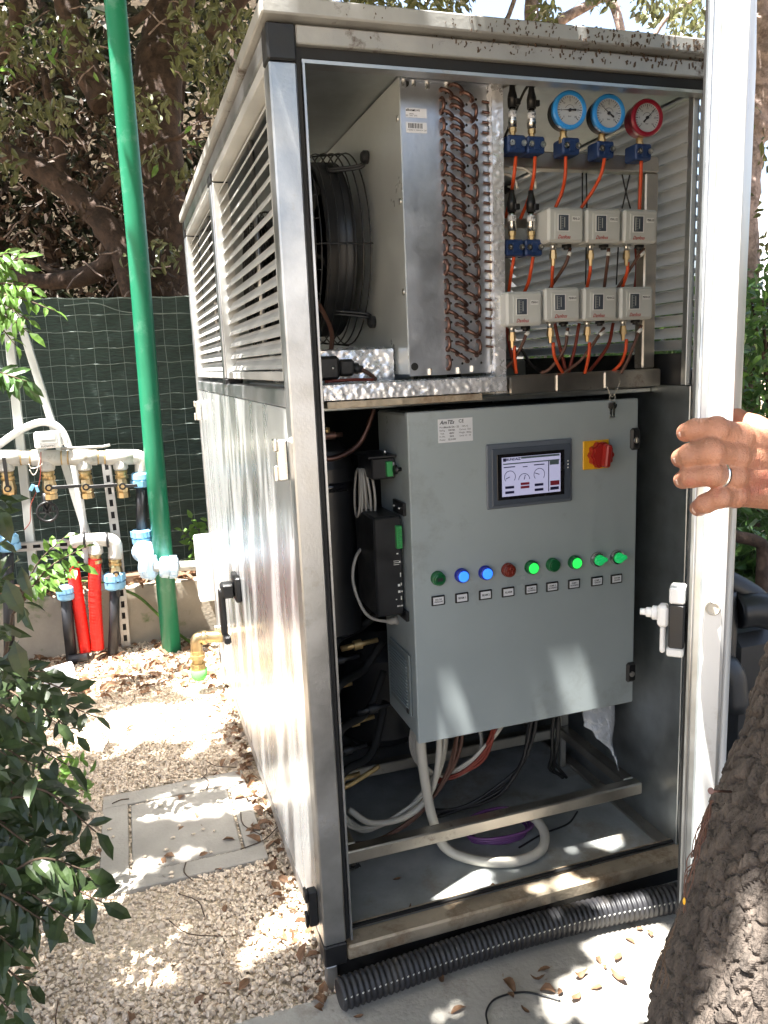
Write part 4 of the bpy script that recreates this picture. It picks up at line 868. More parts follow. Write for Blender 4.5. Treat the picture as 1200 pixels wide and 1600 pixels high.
# receiver vessel and pipework in the dark
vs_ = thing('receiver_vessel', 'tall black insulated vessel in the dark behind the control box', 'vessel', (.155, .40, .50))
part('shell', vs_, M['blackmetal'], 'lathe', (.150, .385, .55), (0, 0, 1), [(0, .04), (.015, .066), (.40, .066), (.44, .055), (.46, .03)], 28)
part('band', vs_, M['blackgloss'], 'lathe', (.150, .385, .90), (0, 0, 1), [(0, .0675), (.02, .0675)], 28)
cable('copper_pipe', 'copper pipe curving under the drain tray', [(.075, .25, 1.00), (.13, .24, .985), (.19, .245, 1.01), (.225, .25, 1.07), (.23, .26, 1.085)], .006, 'copper', cat='pipe')
cable('copper_pipe', 'pale pipe slanting under the drain tray', [(.075, .24, 1.04), (.10, .25, 1.07), (.115, .26, 1.086)], .006, 'greywire', cat='pipe')
pv = thing('service_valve', 'small brass service valve beside the dark vessel', 'valve', (.12, .22, 1.04))
part('valve_body', pv, M['copper'], 'lathe', (.085, .225, 1.035), (1, 0, 0), [(0, .005), (.02, .005), (.02, .009), (.05, .009), (.05, .005), (.066, .005)], 10)
part('valve_cap', pv, M['brass_old'], 'lathe', (.118, .225, 1.04), (0, 0, 1), [(0, .007), (.012, .007)], 8)
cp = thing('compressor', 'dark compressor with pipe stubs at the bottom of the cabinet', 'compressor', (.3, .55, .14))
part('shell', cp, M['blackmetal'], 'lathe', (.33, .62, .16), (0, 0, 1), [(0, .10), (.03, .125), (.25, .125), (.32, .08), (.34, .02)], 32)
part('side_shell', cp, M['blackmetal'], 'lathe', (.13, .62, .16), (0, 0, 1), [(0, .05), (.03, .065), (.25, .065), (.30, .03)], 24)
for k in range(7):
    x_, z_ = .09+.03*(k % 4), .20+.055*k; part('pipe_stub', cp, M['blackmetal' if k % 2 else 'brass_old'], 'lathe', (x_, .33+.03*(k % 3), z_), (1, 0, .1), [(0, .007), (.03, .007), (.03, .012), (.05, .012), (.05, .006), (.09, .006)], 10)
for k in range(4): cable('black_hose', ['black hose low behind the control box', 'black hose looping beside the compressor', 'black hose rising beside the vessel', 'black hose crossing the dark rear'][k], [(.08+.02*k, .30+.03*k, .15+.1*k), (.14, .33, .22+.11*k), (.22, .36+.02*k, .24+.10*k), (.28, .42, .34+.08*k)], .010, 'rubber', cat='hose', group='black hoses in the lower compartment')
cable('brass_line', 'brass jointed line at the bottom left of the cabinet', [(.085, .28, .205), (.13, .28, .212), (.175, .29, .222), (.22, .30, .235)], .006, 'brass_old', cat='pipe')
# cables leaving the box underside
def bundle(name, label, starts, mids, ends, r, mt, jit=.006, seed=1):
    rr = random.Random(seed); mm = MB()
    for k in range(starts):
        j = lambda: V(rr.uniform(-jit, jit), rr.uniform(-jit, jit), rr.uniform(-jit, jit)); mm.tube([np.asarray(q, float)+j()*(0.6+.6*(i % 2)) for i, q in enumerate(mids)], r, 6, k=6)
    return tag(obj(name, mm, M[mt], at=tuple(np.asarray(mids[0], float))), label, 'cables')
cable('main_cable', 'thick grey supply cable looping down onto the cabinet floor', [(.290, .20, .38), (.292, .20, .30), (.302, .20, .20), (.318, .205, .12), (.345, .20, .05), (.40, .155, .033), (.48, .118, .033), (.555, .128, .036), (.590, .175, .05), (.582, .235, .062), (.55, .275, .055)], .0118, 'whitewire', k=9, n=12)
cable('main_cable', 'second grey supply cable hanging beside the thick one', [(.345, .22, .38), (.343, .225, .27), (.325, .24, .175), (.27, .26, .115), (.19, .28, .105), (.14, .30, .14)], .0075, 'whitewire', k=8, n=10)
bundle('cable_bundle', 'bundle of pale cables looping left across the floor', 4, [(.370, .24, .38), (.365, .245, .28), (.335, .255, .19), (.27, .27, .11), (.18, .29, .085), (.12, .30, .12), (.09, .33, .20)], None, .0045, 'whitewire', .010, 3)
bundle('cable_bundle', 'brown cables hanging next to the pale loop', 3, [(.400, .23, .38), (.395, .235, .29), (.37, .25, .20), (.30, .265, .11), (.20, .26, .075), (.10, .22, .10), (.07, .18, .16)], None, .0042, 'brownwire', .008, 4)
bundle('cable_bundle', 'reddish wires bound below the middle of the control box', 6, [(.500, .24, .38), (.502, .245, .32), (.495, .26, .27), (.47, .28, .21), (.42, .30, .17), (.36, .33, .15)], None, .0036, 'redwire', .007, 5)
bundle('cable_bundle', 'pale grey wires rising through the reddish ones', 3, [(.535, .24, .385), (.52, .25, .31), (.48, .27, .24), (.43, .30, .18), (.38, .33, .16)], None, .0036, 'whitewire', .006, 6)
bundle('cable_bundle', 'black cables drooping below the right half of the box', 4, [(.60, .23, .385), (.60, .235, .30), (.575, .25, .20), (.52, .28, .12), (.44, .31, .07), (.36, .33, .06)], None, .0042, 'black', .010, 7)
bundle('cable_bundle', 'black cables hanging toward the plastic bag', 3, [(.665, .23, .385), (.660, .24, .28), (.665, .26, .19), (.69, .30, .13), (.74, .33, .08)], None, .0045, 'black', .009, 8)
m = MB()
for q in range(6):
    t = np.linspace(0, 2*math.pi, 30, endpoint=False); m.tube([V(.50+(.075+.003*q)*math.cos(a)+.004*math.sin(3*a+q), .235+(.040+.004*q)*math.sin(a), .030+.005*q+.004*math.sin(2*a+q)) for a in t], .0036, 6, closed=True)
tag(obj('cable_coil', m, M['purple'], at=(.5, .235, .025)), 'coil of purple cable lying on the cabinet floor', 'cable')
m = MB()
for q in range(5):
    t = np.linspace(0, 2*math.pi, 30, endpoint=False); m.tube([V(.42+(.085+.003*q)*math.cos(a), .34+.006*q+.03*math.sin(a), .235+(.075+.003*q)*math.sin(a)) for a in t], .0042, 6, closed=True)
tag(obj('cable_coil', m, M['whitewire'], at=(.42, .34, .16)), 'upright coil of pale cable behind the hanging wires', 'cable')
cable('thin_cable', 'thin black wire trailing across the floor to the right', [(.52, .17, .026), (.60, .20, .024), (.68, .215, .024), (.73, .25, .026)], .0022, 'black')
# clear plastic bag leaning in the corner: crumpled sack
def bag():
    n, k = 26, 22; vs = []; fs = []
    for i in range(k+1):
        t = i/k; w_ = .050*(math.sin(math.pi*min(1, t*1.15+.12))**.6)*(1-.15*t)+.006; th = .020*math.sin(math.pi*min(1, t+.08))+.003
        c = V(.770+.02*t, .235+.05*(1-t)-.02, .385-.22*t)+V(.03*t, 0, 0)
        for j in range(n):
            a = 2*math.pi*j/n; p = c+V(w_*math.cos(a), th*math.sin(a)+.02*math.cos(a), .012*math.cos(a)); d = mnoise.noise(Vector(p*45))*.010+mnoise.noise(Vector(p*110))*.004; vs.append(p+V(d, d, d*.5))
    for i in range(k):
        for j in range(n): fs.append((i*n+j, i*n+(j+1) % n, (i+1)*n+(j+1) % n, (i+1)*n+j))
    mm = MB(); mm.add(vs, fs, False); return mm
bg_ = thing('plastic_bag', 'crumpled clear plastic bag of papers leaning in the right corner', 'bag', (.79, .23, .16))
obj('film', bag(), M['bag'], bg_)
m = MB(); m.obox((.778, .232, .30), (unit(V(.5, .3, .8)), unit(V(-.3, 1, .1)), unit(V(.8, -.1, -.5))), (.05, .004, .028), .001); obj('papers', m, M['paper'], bg_)
# small sheet metal scrap and debris on the floor
m = MB(); m.obox((.128, .25, .0222), (unit(V(1, .25, 0)), unit(V(-.25, 1, 0)), V(0, 0, 1)), (.020, .009, .0008)); tag(obj('metal_offcut', m, M['nickel']), 'small shiny offcut on the cabinet floor at left', 'offcut')

# ================================================================== PIPE ON THE GROUND IN FRONT
def corrugated(pts, r, pitch, name, label, mt):
    path = smooth_path(pts, 40); path = [np.asarray(p) for p in path]
    s = np.concatenate([[0], np.cumsum([np.linalg.norm(b-a) for a, b in zip(path[:-1], path[1:])])]); n = int(s[-1]/pitch*5)
    ss = np.linspace(0, s[-1], n); P_ = np.stack([np.interp(ss, s, [p[i] for p in path]) for i in range(3)], 1)
    prof = [0.0, .55, 1.0, 1.0, .55]; rr = [r-.0045+.0045*prof[i % 5] for i in range(n)]
    mm = MB(); mm.tube(P_, 1.0, 22)
    # set ring radii directly
    v = np.array(mm.v[:n*22]).reshape(n, 22, 3); v = P_[:, None]+(v-P_[:, None])*np.array(rr)[:, None, None]; mm.v[:n*22] = [tuple(q) for q in v.reshape(-1, 3)]
    t = thing(name, label, 'pipe', tuple(P_[0])); obj('corrugated_wall', mm, M[mt], t)
    return t, P_, rr
gz2 = GZ+0.016
cpipe, CP, CR = corrugated([(0.012, -.054, gz2+.031), (.12, -.046, gz2+.031), (.32, -.034, gz2+.032), (.55, -.036, gz2+.033), (.72, -.052, gz2+.033), (.92, -.075, gz2+.033)], .0308, .0118, 'corrugated_pipe', 'black corrugated conduit with a dashed white line lying before the cabinet', 'black_pipe')
m = MB(); dv = unit(V(0, -.80, .35))
for i in range(2, len(CP)-3, 5): m.bar(CP[i]+dv*(CR[i]+.0022-.0), CP[i+2]+dv*(CR[i+2]+.0004), .0022, .0012, hint=dv)
obj('white_stripe', m, M['white_tag'], cpipe)
cable('loose_wire', 'thin black wire curved on the concrete in front', [atz(762, 1600, gz2+.003), atz(760, 1580, gz2+.004), atz(775, 1560, gz2+.004), atz(815, 1550, gz2+.003), atz(850, 1556, gz2+.004), atz(876, 1564, gz2+.003)], .0019, 'black')

# ================================================================== LEFT BACKGROUND: fence, poles, manifolds
fence = thing('wire_fence', 'welded wire fence backed with dark green shade cloth', 'fence', (-1.4, 2.46, .2))
FX0, FX1, FZ0, FZ1 = -3.6, 0.60, .20, 1.515
def cloth():
    nx, nz = 240, 70; vs = []; fs = []
    for i in range(nx+1):
        for j in range(nz+1):
            x = FX0+(FX1-FX0)*i/nx; z = FZ0+(FZ1-FZ0)*j/nz
            d = .012*mnoise.noise(Vector((x*3, 0, z*5)))+.008*mnoise.noise(Vector((x*7+z*9, 2, z*24-x*6)))*(2.0 if x > -.35 else .4)+.004*mnoise.noise(Vector((x*30, 5, z*60)))
            vs.append((x, 2.478+d, z))
    for i in range(nx):
        for j in range(nz): a = i*(nz+1)+j; fs.append((a, a+nz+1, a+nz+2, a+1))
    mm = MB(); mm.add(vs, fs, True); return mm
obj('shade_cloth', cloth(), M['shade_cloth'], fence)
m = MB(); k = 0; z = FZ1-.005
while z > FZ0:
    pts = [V(x, 2.449+.002*math.sin(x*40+k), z+.0025*math.sin(x*46+k*1.7)+.004*mnoise.noise(Vector((x*2, k, 0)))) for x in np.linspace(FX0, FX1, 150)]
    m.tube(pts, .0015 if z < FZ1-.01 else .0022, 4, smooth=False); z -= .072; k += 1
x = FX0
while x < FX1:
    m.tube([V(x+.003*math.sin(q*3+x*9), 2.452, z_) for q, z_ in enumerate(np.linspace(FZ0, FZ1, 8))], .0011, 4, smooth=False); x += .062
obj('wire_mesh', m, M['wire'], fence)
m = MB(); m.tube([aty(100, 478, 2.44), aty(150, 474, 2.44), aty(200, 488, 2.44), aty(300, 490, 2.44)], .0022, 5, k=6); obj('tension_wire', m, M['wire'], fence)

gp = thing('green_pole', 'tall green painted pipe standing upright before the fence', 'pole', (-.175, 2.15, GZ))
part('pole_tube', gp, M['green_pipe'], 'tube', [(-.177, 2.15, GZ), (-.171, 2.15, .86), (-.157, 2.15, 1.7), (-.153, 2.15, 2.6), (-.15, 2.15, 4.2)], .0415, 28)
# compression fitting and grey pipe leading to the cabinet
def fitting(name, label, p, ax, mt, r=.040, L=.06):
    t = thing(name, label, 'fitting', tuple(p), 'blue pipe compression fittings'); ax = unit(ax); p = np.asarray(p, float)
    part('nut', t, M[mt], 'lathe', p-ax*L/2, ax, [(0, r*.82), (L*.12, r), (L*.45, r*1.04), (L*.45, r*.9), (L*.55, r*.9), (L*.55, r*1.06), (L*.9, r*1.02), (L, r*.8)], 20)
    u, v, _ = frame(ax)
    for q in range(8):
        a = 2*math.pi*q/8; part('grip_rib', t, M[mt], 'obox', p+ax*L*.22+(u*math.cos(a)+v*math.sin(a))*r*1.03, (ax, u*math.cos(a)+v*math.sin(a), -u*math.sin(a)+v*math.cos(a)), (L*.2, r*.07, r*.12), .001)
    return t
def pipe(name, label, pts, r, mt, k=0, n=16, group=None): mm = MB(); mm.tube(pts, r, n, k=k); return tag(obj(name, mm, M[mt], at=tuple(np.asarray(pts[0], float))), label, 'pipe', group)
yg = 2.085
pipe('grey_pipe', 'short grey pipe crossing the green pole toward the cabinet', [aty(232, 886, yg), aty(300, 884, yg), aty(362, 880, yg)], .022, 'pvc_grey')
fitting('pipe_fitting', 'pale blue fitting in front of the green pole', aty(264, 886, yg-.004), aty(300, 884, yg)-aty(232, 886, yg), 'paleblue_fit', .046, .078)
fitting('pipe_fitting', 'pale blue elbow fitting left of the green pole', aty(232, 886, yg), (1, -.6, 0), 'paleblue_fit', .052, .05)
fitting('pipe_fitting', 'pale blue fitting behind the elbow left of the green pole', aty(224, 862, yg+.06), (.4, -1, .2), 'paleblue_fit', .045, .05)
ym = 2.20
fitting('pipe_fitting', 'blue fitting on the black riser pipe, lower end', aty(222, 839, ym), (0, 0, 1), 'blue_fit', .043, .07); fitting('pipe_fitting', 'blue fitting under the upper manifold elbow', aty(221, 749, ym), (0, 0, -1), 'blue_fit', .042, .065)
pipe('black_pipe', 'short black riser pipe between two blue fittings', [aty(222, 830, ym), aty(221, 750, ym)], .024, 'black_pipe')
# upper manifold
mf = thing('pipe_manifold', 'upper grey pipe manifold with tees in front of the fence', 'manifold', (-.6, ym, .84))
A = aty(0, 716, ym); B = aty(212, 714, ym); dA = unit(B-A); A = A-dA*.9
mm = MB(); mm.tube([A, B], .0290, 18); obj('header_pipe', mm, M['pvc_grey'], mf)
mm = MB(); mm.tube([aty(205, 714, ym), aty(216, 715, ym), aty(222, 722, ym), aty(223, 738, ym)], .033, 18, k=5); obj('elbow', mm, M['pvc_grey'], mf)
VX = [8, 72, 130, 187]
def ball_valve(p, lab, hdir, green=False):
    t = thing('ball_valve', lab, 'valve', tuple(p), 'brass ball valves'); p = np.asarray(p, float); dz = V(0, 0, -1)
    part('union', t, M['brass_old'], 'lathe', p, dz, [(0, .026), (.012, .026), (.012, .022), (.02, .022), (.02, .027), (.036, .027)], 12)
    part('valve_body', t, M['brass'], 'lathe', p+dz*.0365, dz, [(0, .024), (.012, .026), (.03, .030), (.05, .028), (.06, .024), (.06, .027), (.082, .027)], 8, smooth=False)
    part('lever', t, M['black'], 'bar', p+dz*.066+V(0, -.036, 0), p+dz*.066+V(0, -.036, 0)+np.asarray(hdir, float), .014, .004, .001, (0, 1, 0)); part('lever_hub', t, M['black'], 'lathe', p+dz*.066+V(0, -.028, 0), (0, -1, 0), [(0, .015), (.011, .015)], 14)
    part('lever_nut', t, M['brass'], 'lathe', p+dz*.066+V(0, -.0392, 0), (0, -1, 0), [(0, .008), (.005, .008)], 6, smooth=False)
for k, x in enumerate(VX):
    C = A+dA*((aty(x, 716, ym)-A)@dA); mm = MB(); mm.lathe(C-dA*.055, dA, [(0, .0335), (.11, .0335)], 18); mm.lathe(C, (0, 0, -1), [(0, .031), (.048, .031), (.056, .024)], 18); obj('tee', mm, M['pvc_grey'], mf)
    for s_ in (-.062, .058): part('joint_ring', mf, M['brass_old'], 'lathe', C+dA*s_, dA, [(0, .0305), (.005, .0305)], 18)
    ball_valve(C+V(0, 0, -.0565), ['brass ball valve at the far left of the upper manifold', 'brass ball valve under the white meter', 'brass ball valve third along the upper manifold', 'brass ball valve nearest the manifold elbow'][k], (0, 0, .13) if k == 0 else (.125, 0, -.002))
# meter and its white pipe
mt_ = thing('flow_meter', 'white flow meter display box on top of the upper manifold', 'meter', tuple(aty(75, 702, ym-.02)))
c = aty(75, 687, ym-.03); m = MB(); m.box(c[0]-.052, c[0]+.052, c[1]-.02, c[1]+.03, c[2]-.034, c[2]+.034, .006); obj('meter_case', m, M['white'], mt_)
m = MB(); m.box(c[0]-.033, c[0]+.038, c[1]-.0215, c[1]-.0195, c[2]-.014, c[2]+.026, .001); obj('meter_bezel', m, M['pole_grey'], mt_)
m = MB(); m.box(c[0]-.024, c[0]+.028, c[1]-.0225, c[1]-.021, c[2]+.002, c[2]+.020); obj('meter_window', m, M['paper'], mt_)
lettering('lettering', 'FLOWTEC', mt_, M['ink'], (c[0], c[1]-.0208, c[2]-.026), .012)
m = MB(); m.box(c[0]+.0525, c[0]+.075, c[1]-.01, c[1]+.02, c[2]-.025, c[2]+.012, .004); obj('meter_side', m, M['white'], mt_)
pipe('white_hose', 'white hose arching over the upper manifold', [aty(-60, 740, ym+.09), aty(0, 694, ym+.09), aty(40, 668, ym+.09), aty(72, 660, ym+.09), aty(98, 676, ym+.09), aty(116, 730, ym+.08), aty(128, 800, ym+.08), aty(137, 880, ym+.08)], .0155, 'white', k=6, n=12)
for q, pp in enumerate((((62, 706), (66, 725), (50, 732), (45, 725)), ((65, 706), (58, 735), (52, 742), (46, 734)))): cable('meter_wire', ['yellowish wire looping under the meter', 'second yellowish wire looping under the meter'][q], [aty(a, b_, ym-.04) for a, b_ in pp], .0022, 'whitewire', n=6)
cable('meter_wire', 'thin red wire hanging from the meter', [aty(64, 706, ym-.045), aty(63, 745, ym-.045), aty(58, 765, ym-.045), aty(48, 790, ym-.045), aty(47, 815, ym-.045), aty(38, 828, ym-.045)], .0018, 'redwire', n=5)
m = MB(); m.obox(aty(50, 762, ym-.046), (unit(V(.5, 0, .8)), V(0, 1, 0), unit(V(.8, 0, -.5))), (.014, .004, .007), .001); m.obox(aty(58, 764, ym-.046), (unit(V(-.2, 0, .9)), V(0, 1, 0), unit(V(.9, 0, .2))), (.014, .004, .006), .001); tag(obj('wire_connector', m, M['blue_fit']), 'blue wire connectors hanging under the meter', 'connector')
# stand-off bracket over the manifold and slotted strut supports
def strut(name, label, p0, p1, w=.034, t=.004, hint=(0, 1, 0)):
    p0 = np.asarray(p0, float); p1 = np.asarray(p1, float); T_ = thing(name, label, 'strut', tuple(p0), 'slotted zinc struts'); u, v, a = frame(p1-p0, hint); L = np.linalg.norm(p1-p0); s = 0.0
    mm = MB()
    for sg in (-1, 1): mm.obox((p0+p1)/2+u*sg*w*.36, (u, v, a), (w*.14, t/2, L/2)); mm.obox((p0+p1)/2+u*sg*(w*.5+.001)+v*.010, (u, v, a), (.0012, .010, L/2))
    obj('strut_edge', mm, M['zinc'], T_); mm = MB(); n = max(2, int(L/.048))
    for k in range(n): c = p0+a*(L*(k+.25)/n); mm.obox(c, (u, v, a), (w*.215, t/2-.0003, L/n*.22))
    tag(obj('strut_web', mm, M['zinc'], T_), kind='stuff'); part('strut_back', T_, M['rubber'], 'obox', (p0+p1)/2+v*.012, (u, v, a), (w*.34, .0008, L/2-.002)); return T_
strut('slotted_strut', 'slotted upright strut between the two manifolds', aty(183, 856, ym+.05), aty(166, 724, ym+.05)); strut('slotted_strut', 'slotted upright strut beside the black pipe down to the ground', aty(197, 1010, ym+.05), aty(184, 850, ym+.05)); strut('slotted_strut', 'slotted crossbar behind the green sprig', aty(20, 856, ym+.05), aty(186, 845, ym+.05), hint=(0, 1, 0))
pipe('strut_rod', 'thin rod clamped along the top of the manifold', [aty(95, 701, ym-.0), aty(160, 698, ym-.0), aty(172, 695, ym)], .006, 'zinc', n=8)
# grey leaning poles
for lab, a, b_, r_ in (('grey square pole leaning right beside the manifold', (28, 490), (150, 880), .016), ('grey square pole leaning slightly at far left', (12, 500), (52, 885), .018)):
    mm = MB(); P0, P1 = aty(*b_, ym+.12), aty(*a, ym+.12); P0 = P0+(P0-P1)*.35; mm.bar(P0, P1+(P1-P0)*.12, r_*2, r_*2, .003, (0, 1, 0)); tag(obj('square_pole', mm, M['pole_grey'], at=tuple(P0)), lab, 'pole', 'grey leaning poles')
# black valve wheel hanging below second valve
vw = thing('hose_valve', 'black plastic valve wheel hanging below the second brass valve', 'valve', tuple(aty(74, 805, ym))); c = aty(74, 800, ym-.02)
m = MB(); m.tube([c+V(.040*math.cos(a), 0, .040*math.sin(a)) for a in np.linspace(0, 6.283, 18, endpoint=False)], .006, 6, closed=True)
for q in range(6): m.bar(c, c+V(.04*math.cos(q*1.047), 0, .04*math.sin(q*1.047)), .007, .006)
m.tube([c+V(0, .02, .08), c+V(0, .02, .0)], .018, 12); obj('wheel', m, M['black'], vw)
# lower manifold, red sleeves, black pipes
lm = thing('pipe_manifold', 'lower short grey manifold above the red sleeved pipes', 'manifold', tuple(aty(150, 845, ym-.03))); yl = ym-.03
mm = MB(); mm.tube([aty(110, 846, yl), aty(160, 843, yl), aty(176, 846, yl), aty(180, 856, yl), aty(180, 872, yl)], .030, 16, k=5); mm.lathe(aty(148, 845, yl), (0, 0, -1), [(0, .030), (.055, .030), (.06, .024)], 16); obj('header_pipe', mm, M['pvc_grey'], lm)
for x in (130, 166): part('joint_ring', lm, M['black'], 'lathe', aty(x, 844, yl), (1, 0, 0), [(0, .034), (.010, .034)], 16)
part('union', lm, M['brass_old'], 'lathe', aty(148, 864, yl), (0, 0, -1), [(0, .027), (.012, .027), (.012, .023), (.03, .023), (.03, .027), (.045, .027)], 12)
ball_valve(aty(179, 872, yl), 'brass ball valve at the end of the lower manifold', (0, 0, -.10)); fitting('pipe_fitting', 'blue fitting below the lower manifold valve', aty(179, 907, yl), (0, 0, 1), 'blue_fit', .044, .075)
fitting('pipe_fitting', 'blue fitting at the far left edge among leaves', aty(13, 848, yl), (0, 0, -1), 'blue_fit', .042, .07); fitting('pipe_fitting', 'blue fitting on the left black pipe behind leaves', aty(103, 926, yl), (0, 0, 1), 'blue_fit', .036, .06)
def sleeve(lab, pts):
    path = smooth_path(pts, 30); n = len(path); mm = MB(); rr = [.0265+.0012*(i % 3 == 0)+.0012*mnoise.noise(Vector((i*.3, len(lab), 0))) for i in range(n)]; mm.tube(path, rr, 16); tag(obj('red_sleeve', mm, M['red_sleeve'], at=tuple(path[-1])), lab, 'pipe', 'red sleeved pipes')
sleeve('red sleeved pipe under the lower manifold tee', [aty(148, 872, yl), aty(148, 920, yl), aty(150, 965, yl), aty(153, 1014, yl)]); sleeve('red sleeved pipe leaning left of the other red one', [aty(113, 880, yl+.01), aty(119, 920, yl+.01), aty(126, 965, yl+.01), aty(134, 1018, yl+.01)])
pipe('black_pipe', 'black pipe under the blue fitting beside the strut', [aty(179, 912, yl), aty(179, 960, yl), aty(176, 1020, yl)], .0215, 'black_pipe'); pipe('black_pipe', 'black pipe rising left of the red sleeves', [aty(103, 930, yl), aty(107, 980, yl), aty(113, 1036, yl)], .0235, 'black_pipe'); pipe('black_pipe', 'black pipe lying at the foot of the red sleeves', [aty(108, 1030, yl-.02), aty(138, 1026, yl-.04)], .018, 'black_pipe'); pipe('black_pipe', 'black pipe at the far left behind the shrub', [aty(12, 852, yl), aty(14, 960, yl), aty(15, 1050, yl)], .022, 'black_pipe')
pipe('garden_hose', 'pale green hose trailing from the wall to the ground', [aty(195, 922, 2.27), aty(220, 935, 2.26), aty(255, 968, 2.24), aty(285, 995, 2.2), aty(310, 1010, 2.1)], .0065, 'leaf_bright', k=6, n=10); pipe('garden_hose', 'thin green hose along the top of the wall', [aty(60, 912, 2.31), aty(130, 908, 2.31), aty(180, 912, 2.30)], .005, 'leaf_bright', k=6, n=8)
# white box and planter by the rear corner, brass elbow with a green cap
m = MB(); p = aty(320, 885, 1.93); m.box(p[0]-.035, p[0]+.085, 1.86, 1.96, p[2]-.135, p[2]+.135, .006); tag(obj('meter_cabinet', m, M['white_paint']), 'white plastic box at the rear corner of the cabinet', 'box')
be = thing('brass_outlet', 'brass elbow outlet with a green cap low on the cabinet side', 'outlet', tuple(aty(305, 1060, 1.60)))
E0, E1, E2 = V(.0, 1.60, aty(345, 995, 1.60)[2]), aty(306, 998, 1.60), aty(305, 1048, 1.60)
mm = MB(); mm.tube([E0, E1+V(.03, 0, .002), E1+V(.004, 0, -.002), E1+V(0, 0, -.03), E1+V(0, 0, -.05)], .0225, 14, k=4); mm.lathe(E1+V(.02, 0, 0), (1, 0, 0), [(0, .027), (.02, .027)], 10); obj('elbow', mm, M['brass'], be)
part('union', be, M['brass_old'], 'lathe', E1+V(0, 0, -.048), (0, 0, -1), [(0, .024), (.015, .024), (.015, .030), (.03, .030), (.03, .022), (.05, .022), (.05, .029), (.072, .029)], 10, smooth=False)
m = MB(); m.lathe(E1+V(0, 0, -.121), (0, 0, -1), [(0, .033), (.03, .030), (.042, .024)], 16); obj('cap', m, mat('green_cap', (.10, .48, .09), .4), be)
m = MB(); m.lathe(aty(70, 1052, 1.75)+V(0, 0, -.03), (1, .3, 0), [(0, .045), (.10, .05), (.10, .044), (.006, .040)], 20); tag(obj('white_tub', m, M['white']), 'white plastic tub lying on its side behind the shrub', 'tub')

# ================================================================== VEGETATION
def nrm(a): return a/np.maximum(np.linalg.norm(a, axis=1), 1e-9)[:, None]
def leaf_mesh(name, P_, Dv, Nv, L, Wd, fold=.25, curl=.15, cheap=False):
    P_ = np.asarray(P_, float); n = len(P_); Dv = nrm(np.asarray(Dv, float)); S = nrm(np.cross(Dv, Nv)); U = np.cross(S, Dv); L = np.broadcast_to(L, n)[:, None]; Wd = np.broadcast_to(Wd, n)[:, None]
    if cheap:
        v = np.stack([P_, P_+Dv*L*.5+S*Wd*.5+U*Wd*fold, P_+Dv*L-U*L*curl, P_+Dv*L*.5-S*Wd*.5+U*Wd*fold], 1); f = np.array([(0, 1, 2), (0, 2, 3)]); k = 4
    else:
        m1 = P_+Dv*L*.33; m2 = P_+Dv*L*.70-U*L*curl*.35
        v = np.stack([P_, m1+S*Wd*.48+U*Wd*fold, m1, m1-S*Wd*.48+U*Wd*fold, m2+S*Wd*.40+U*Wd*fold*.8, m2, m2-S*Wd*.40+U*Wd*fold*.8, P_+Dv*L-U*L*curl], 1)
        f = np.array([(0, 1, 2), (0, 2, 3), (1, 4, 5), (1, 5, 2), (2, 5, 6), (2, 6, 3), (4, 7, 5), (5, 7, 6)]); k = 8
    F = (np.arange(n)[:, None, None]*k+f[None]).reshape(-1, 3); return mesh_np(name, v.reshape(-1, 3), F, False)
def rdir(n, up=0.0, spread=1.0): d = RNG.normal(size=(n, 3))*spread; d[:, 2] += up; return nrm(d)
def limb(mm, pts, r0, r1, n=10, k=5, rough=.0):
    path = smooth_path(pts, k); m_ = len(path); rr = np.linspace(r0, r1, m_)*(1+rough*np.array([mnoise.noise(Vector((i*.7, r0*90, 1))) for i in range(m_)])); mm.tube(path, rr, n)
    return path

# ---- foreground trunk at the right: bark plates are real relief
def bark_trunk(axis, rad, nseg, rings, name, cell=.0125, depth=.0075):
    pts = np.array(smooth_path(axis, 30)); s = np.concatenate([np.linspace(a, b_, k, endpoint=False) for a, b_, k in rings]+[[1.0]]); nring = len(s); idx = np.linspace(0, 1, len(pts))
    C = np.stack([np.interp(s, idx, pts[:, i]) for i in range(3)], 1); R_ = np.interp(s, np.linspace(0, 1, len(rad)), rad); vs = np.zeros((nring, nseg, 3)); nz = mnoise.noise
    for i in range(nring):
        t = C[min(i+1, nring-1)]-C[max(i-1, 0)]; u, v, w = frame(t, (0, 1, 0))
        for j in range(nseg):
            a = 2*math.pi*j/nseg; d = u*math.cos(a)+v*math.sin(a); p = C[i]+d*R_[i]; q = Vector((p[0]/cell, p[1]/cell, p[2]/cell*.48))
            wv = mnoise.noise_vector(q*.45); q = q+wv*.6; ds, pp_ = mnoise.voronoi(q); e = (ds[1]-ds[0])*3.4; e = 1.0 if e > 1 else (e if e > 0 else 0.0); e = e*(2-e)
            hsh = math.sin(pp_[0][0]*12.9+pp_[0][1]*78.2+pp_[0][2]*37.7)*43758.5; hsh -= math.floor(hsh); q2 = Vector((p[0]*330, p[1]*330, p[2]*120)); pv = Vector(p); lf = (q[2]-pp_[0][2])
            vs[i, j] = p+d*(nz(pv*7)*.008+nz(Vector((p[0]*22, p[1]*22, p[2]*5)))*.005+depth*e*(.45+.75*hsh)-.0016*lf*e+.0008*nz(q2)+.0006*nz(q2*2.3))
    F = [(i*nseg+j, i*nseg+(j+1) % nseg, (i+1)*nseg+(j+1) % nseg, (i+1)*nseg+j) for i in range(nring-1) for j in range(nseg)]
    return mesh_np(name, vs.reshape(-1, 3), np.array(F), False)
tree = thing('tree', 'rough barked leaning tree trunk in the right foreground', 'tree', (.22, -.86, GZ))
SH = V(.95, -.30, 0); TO = SH*.026
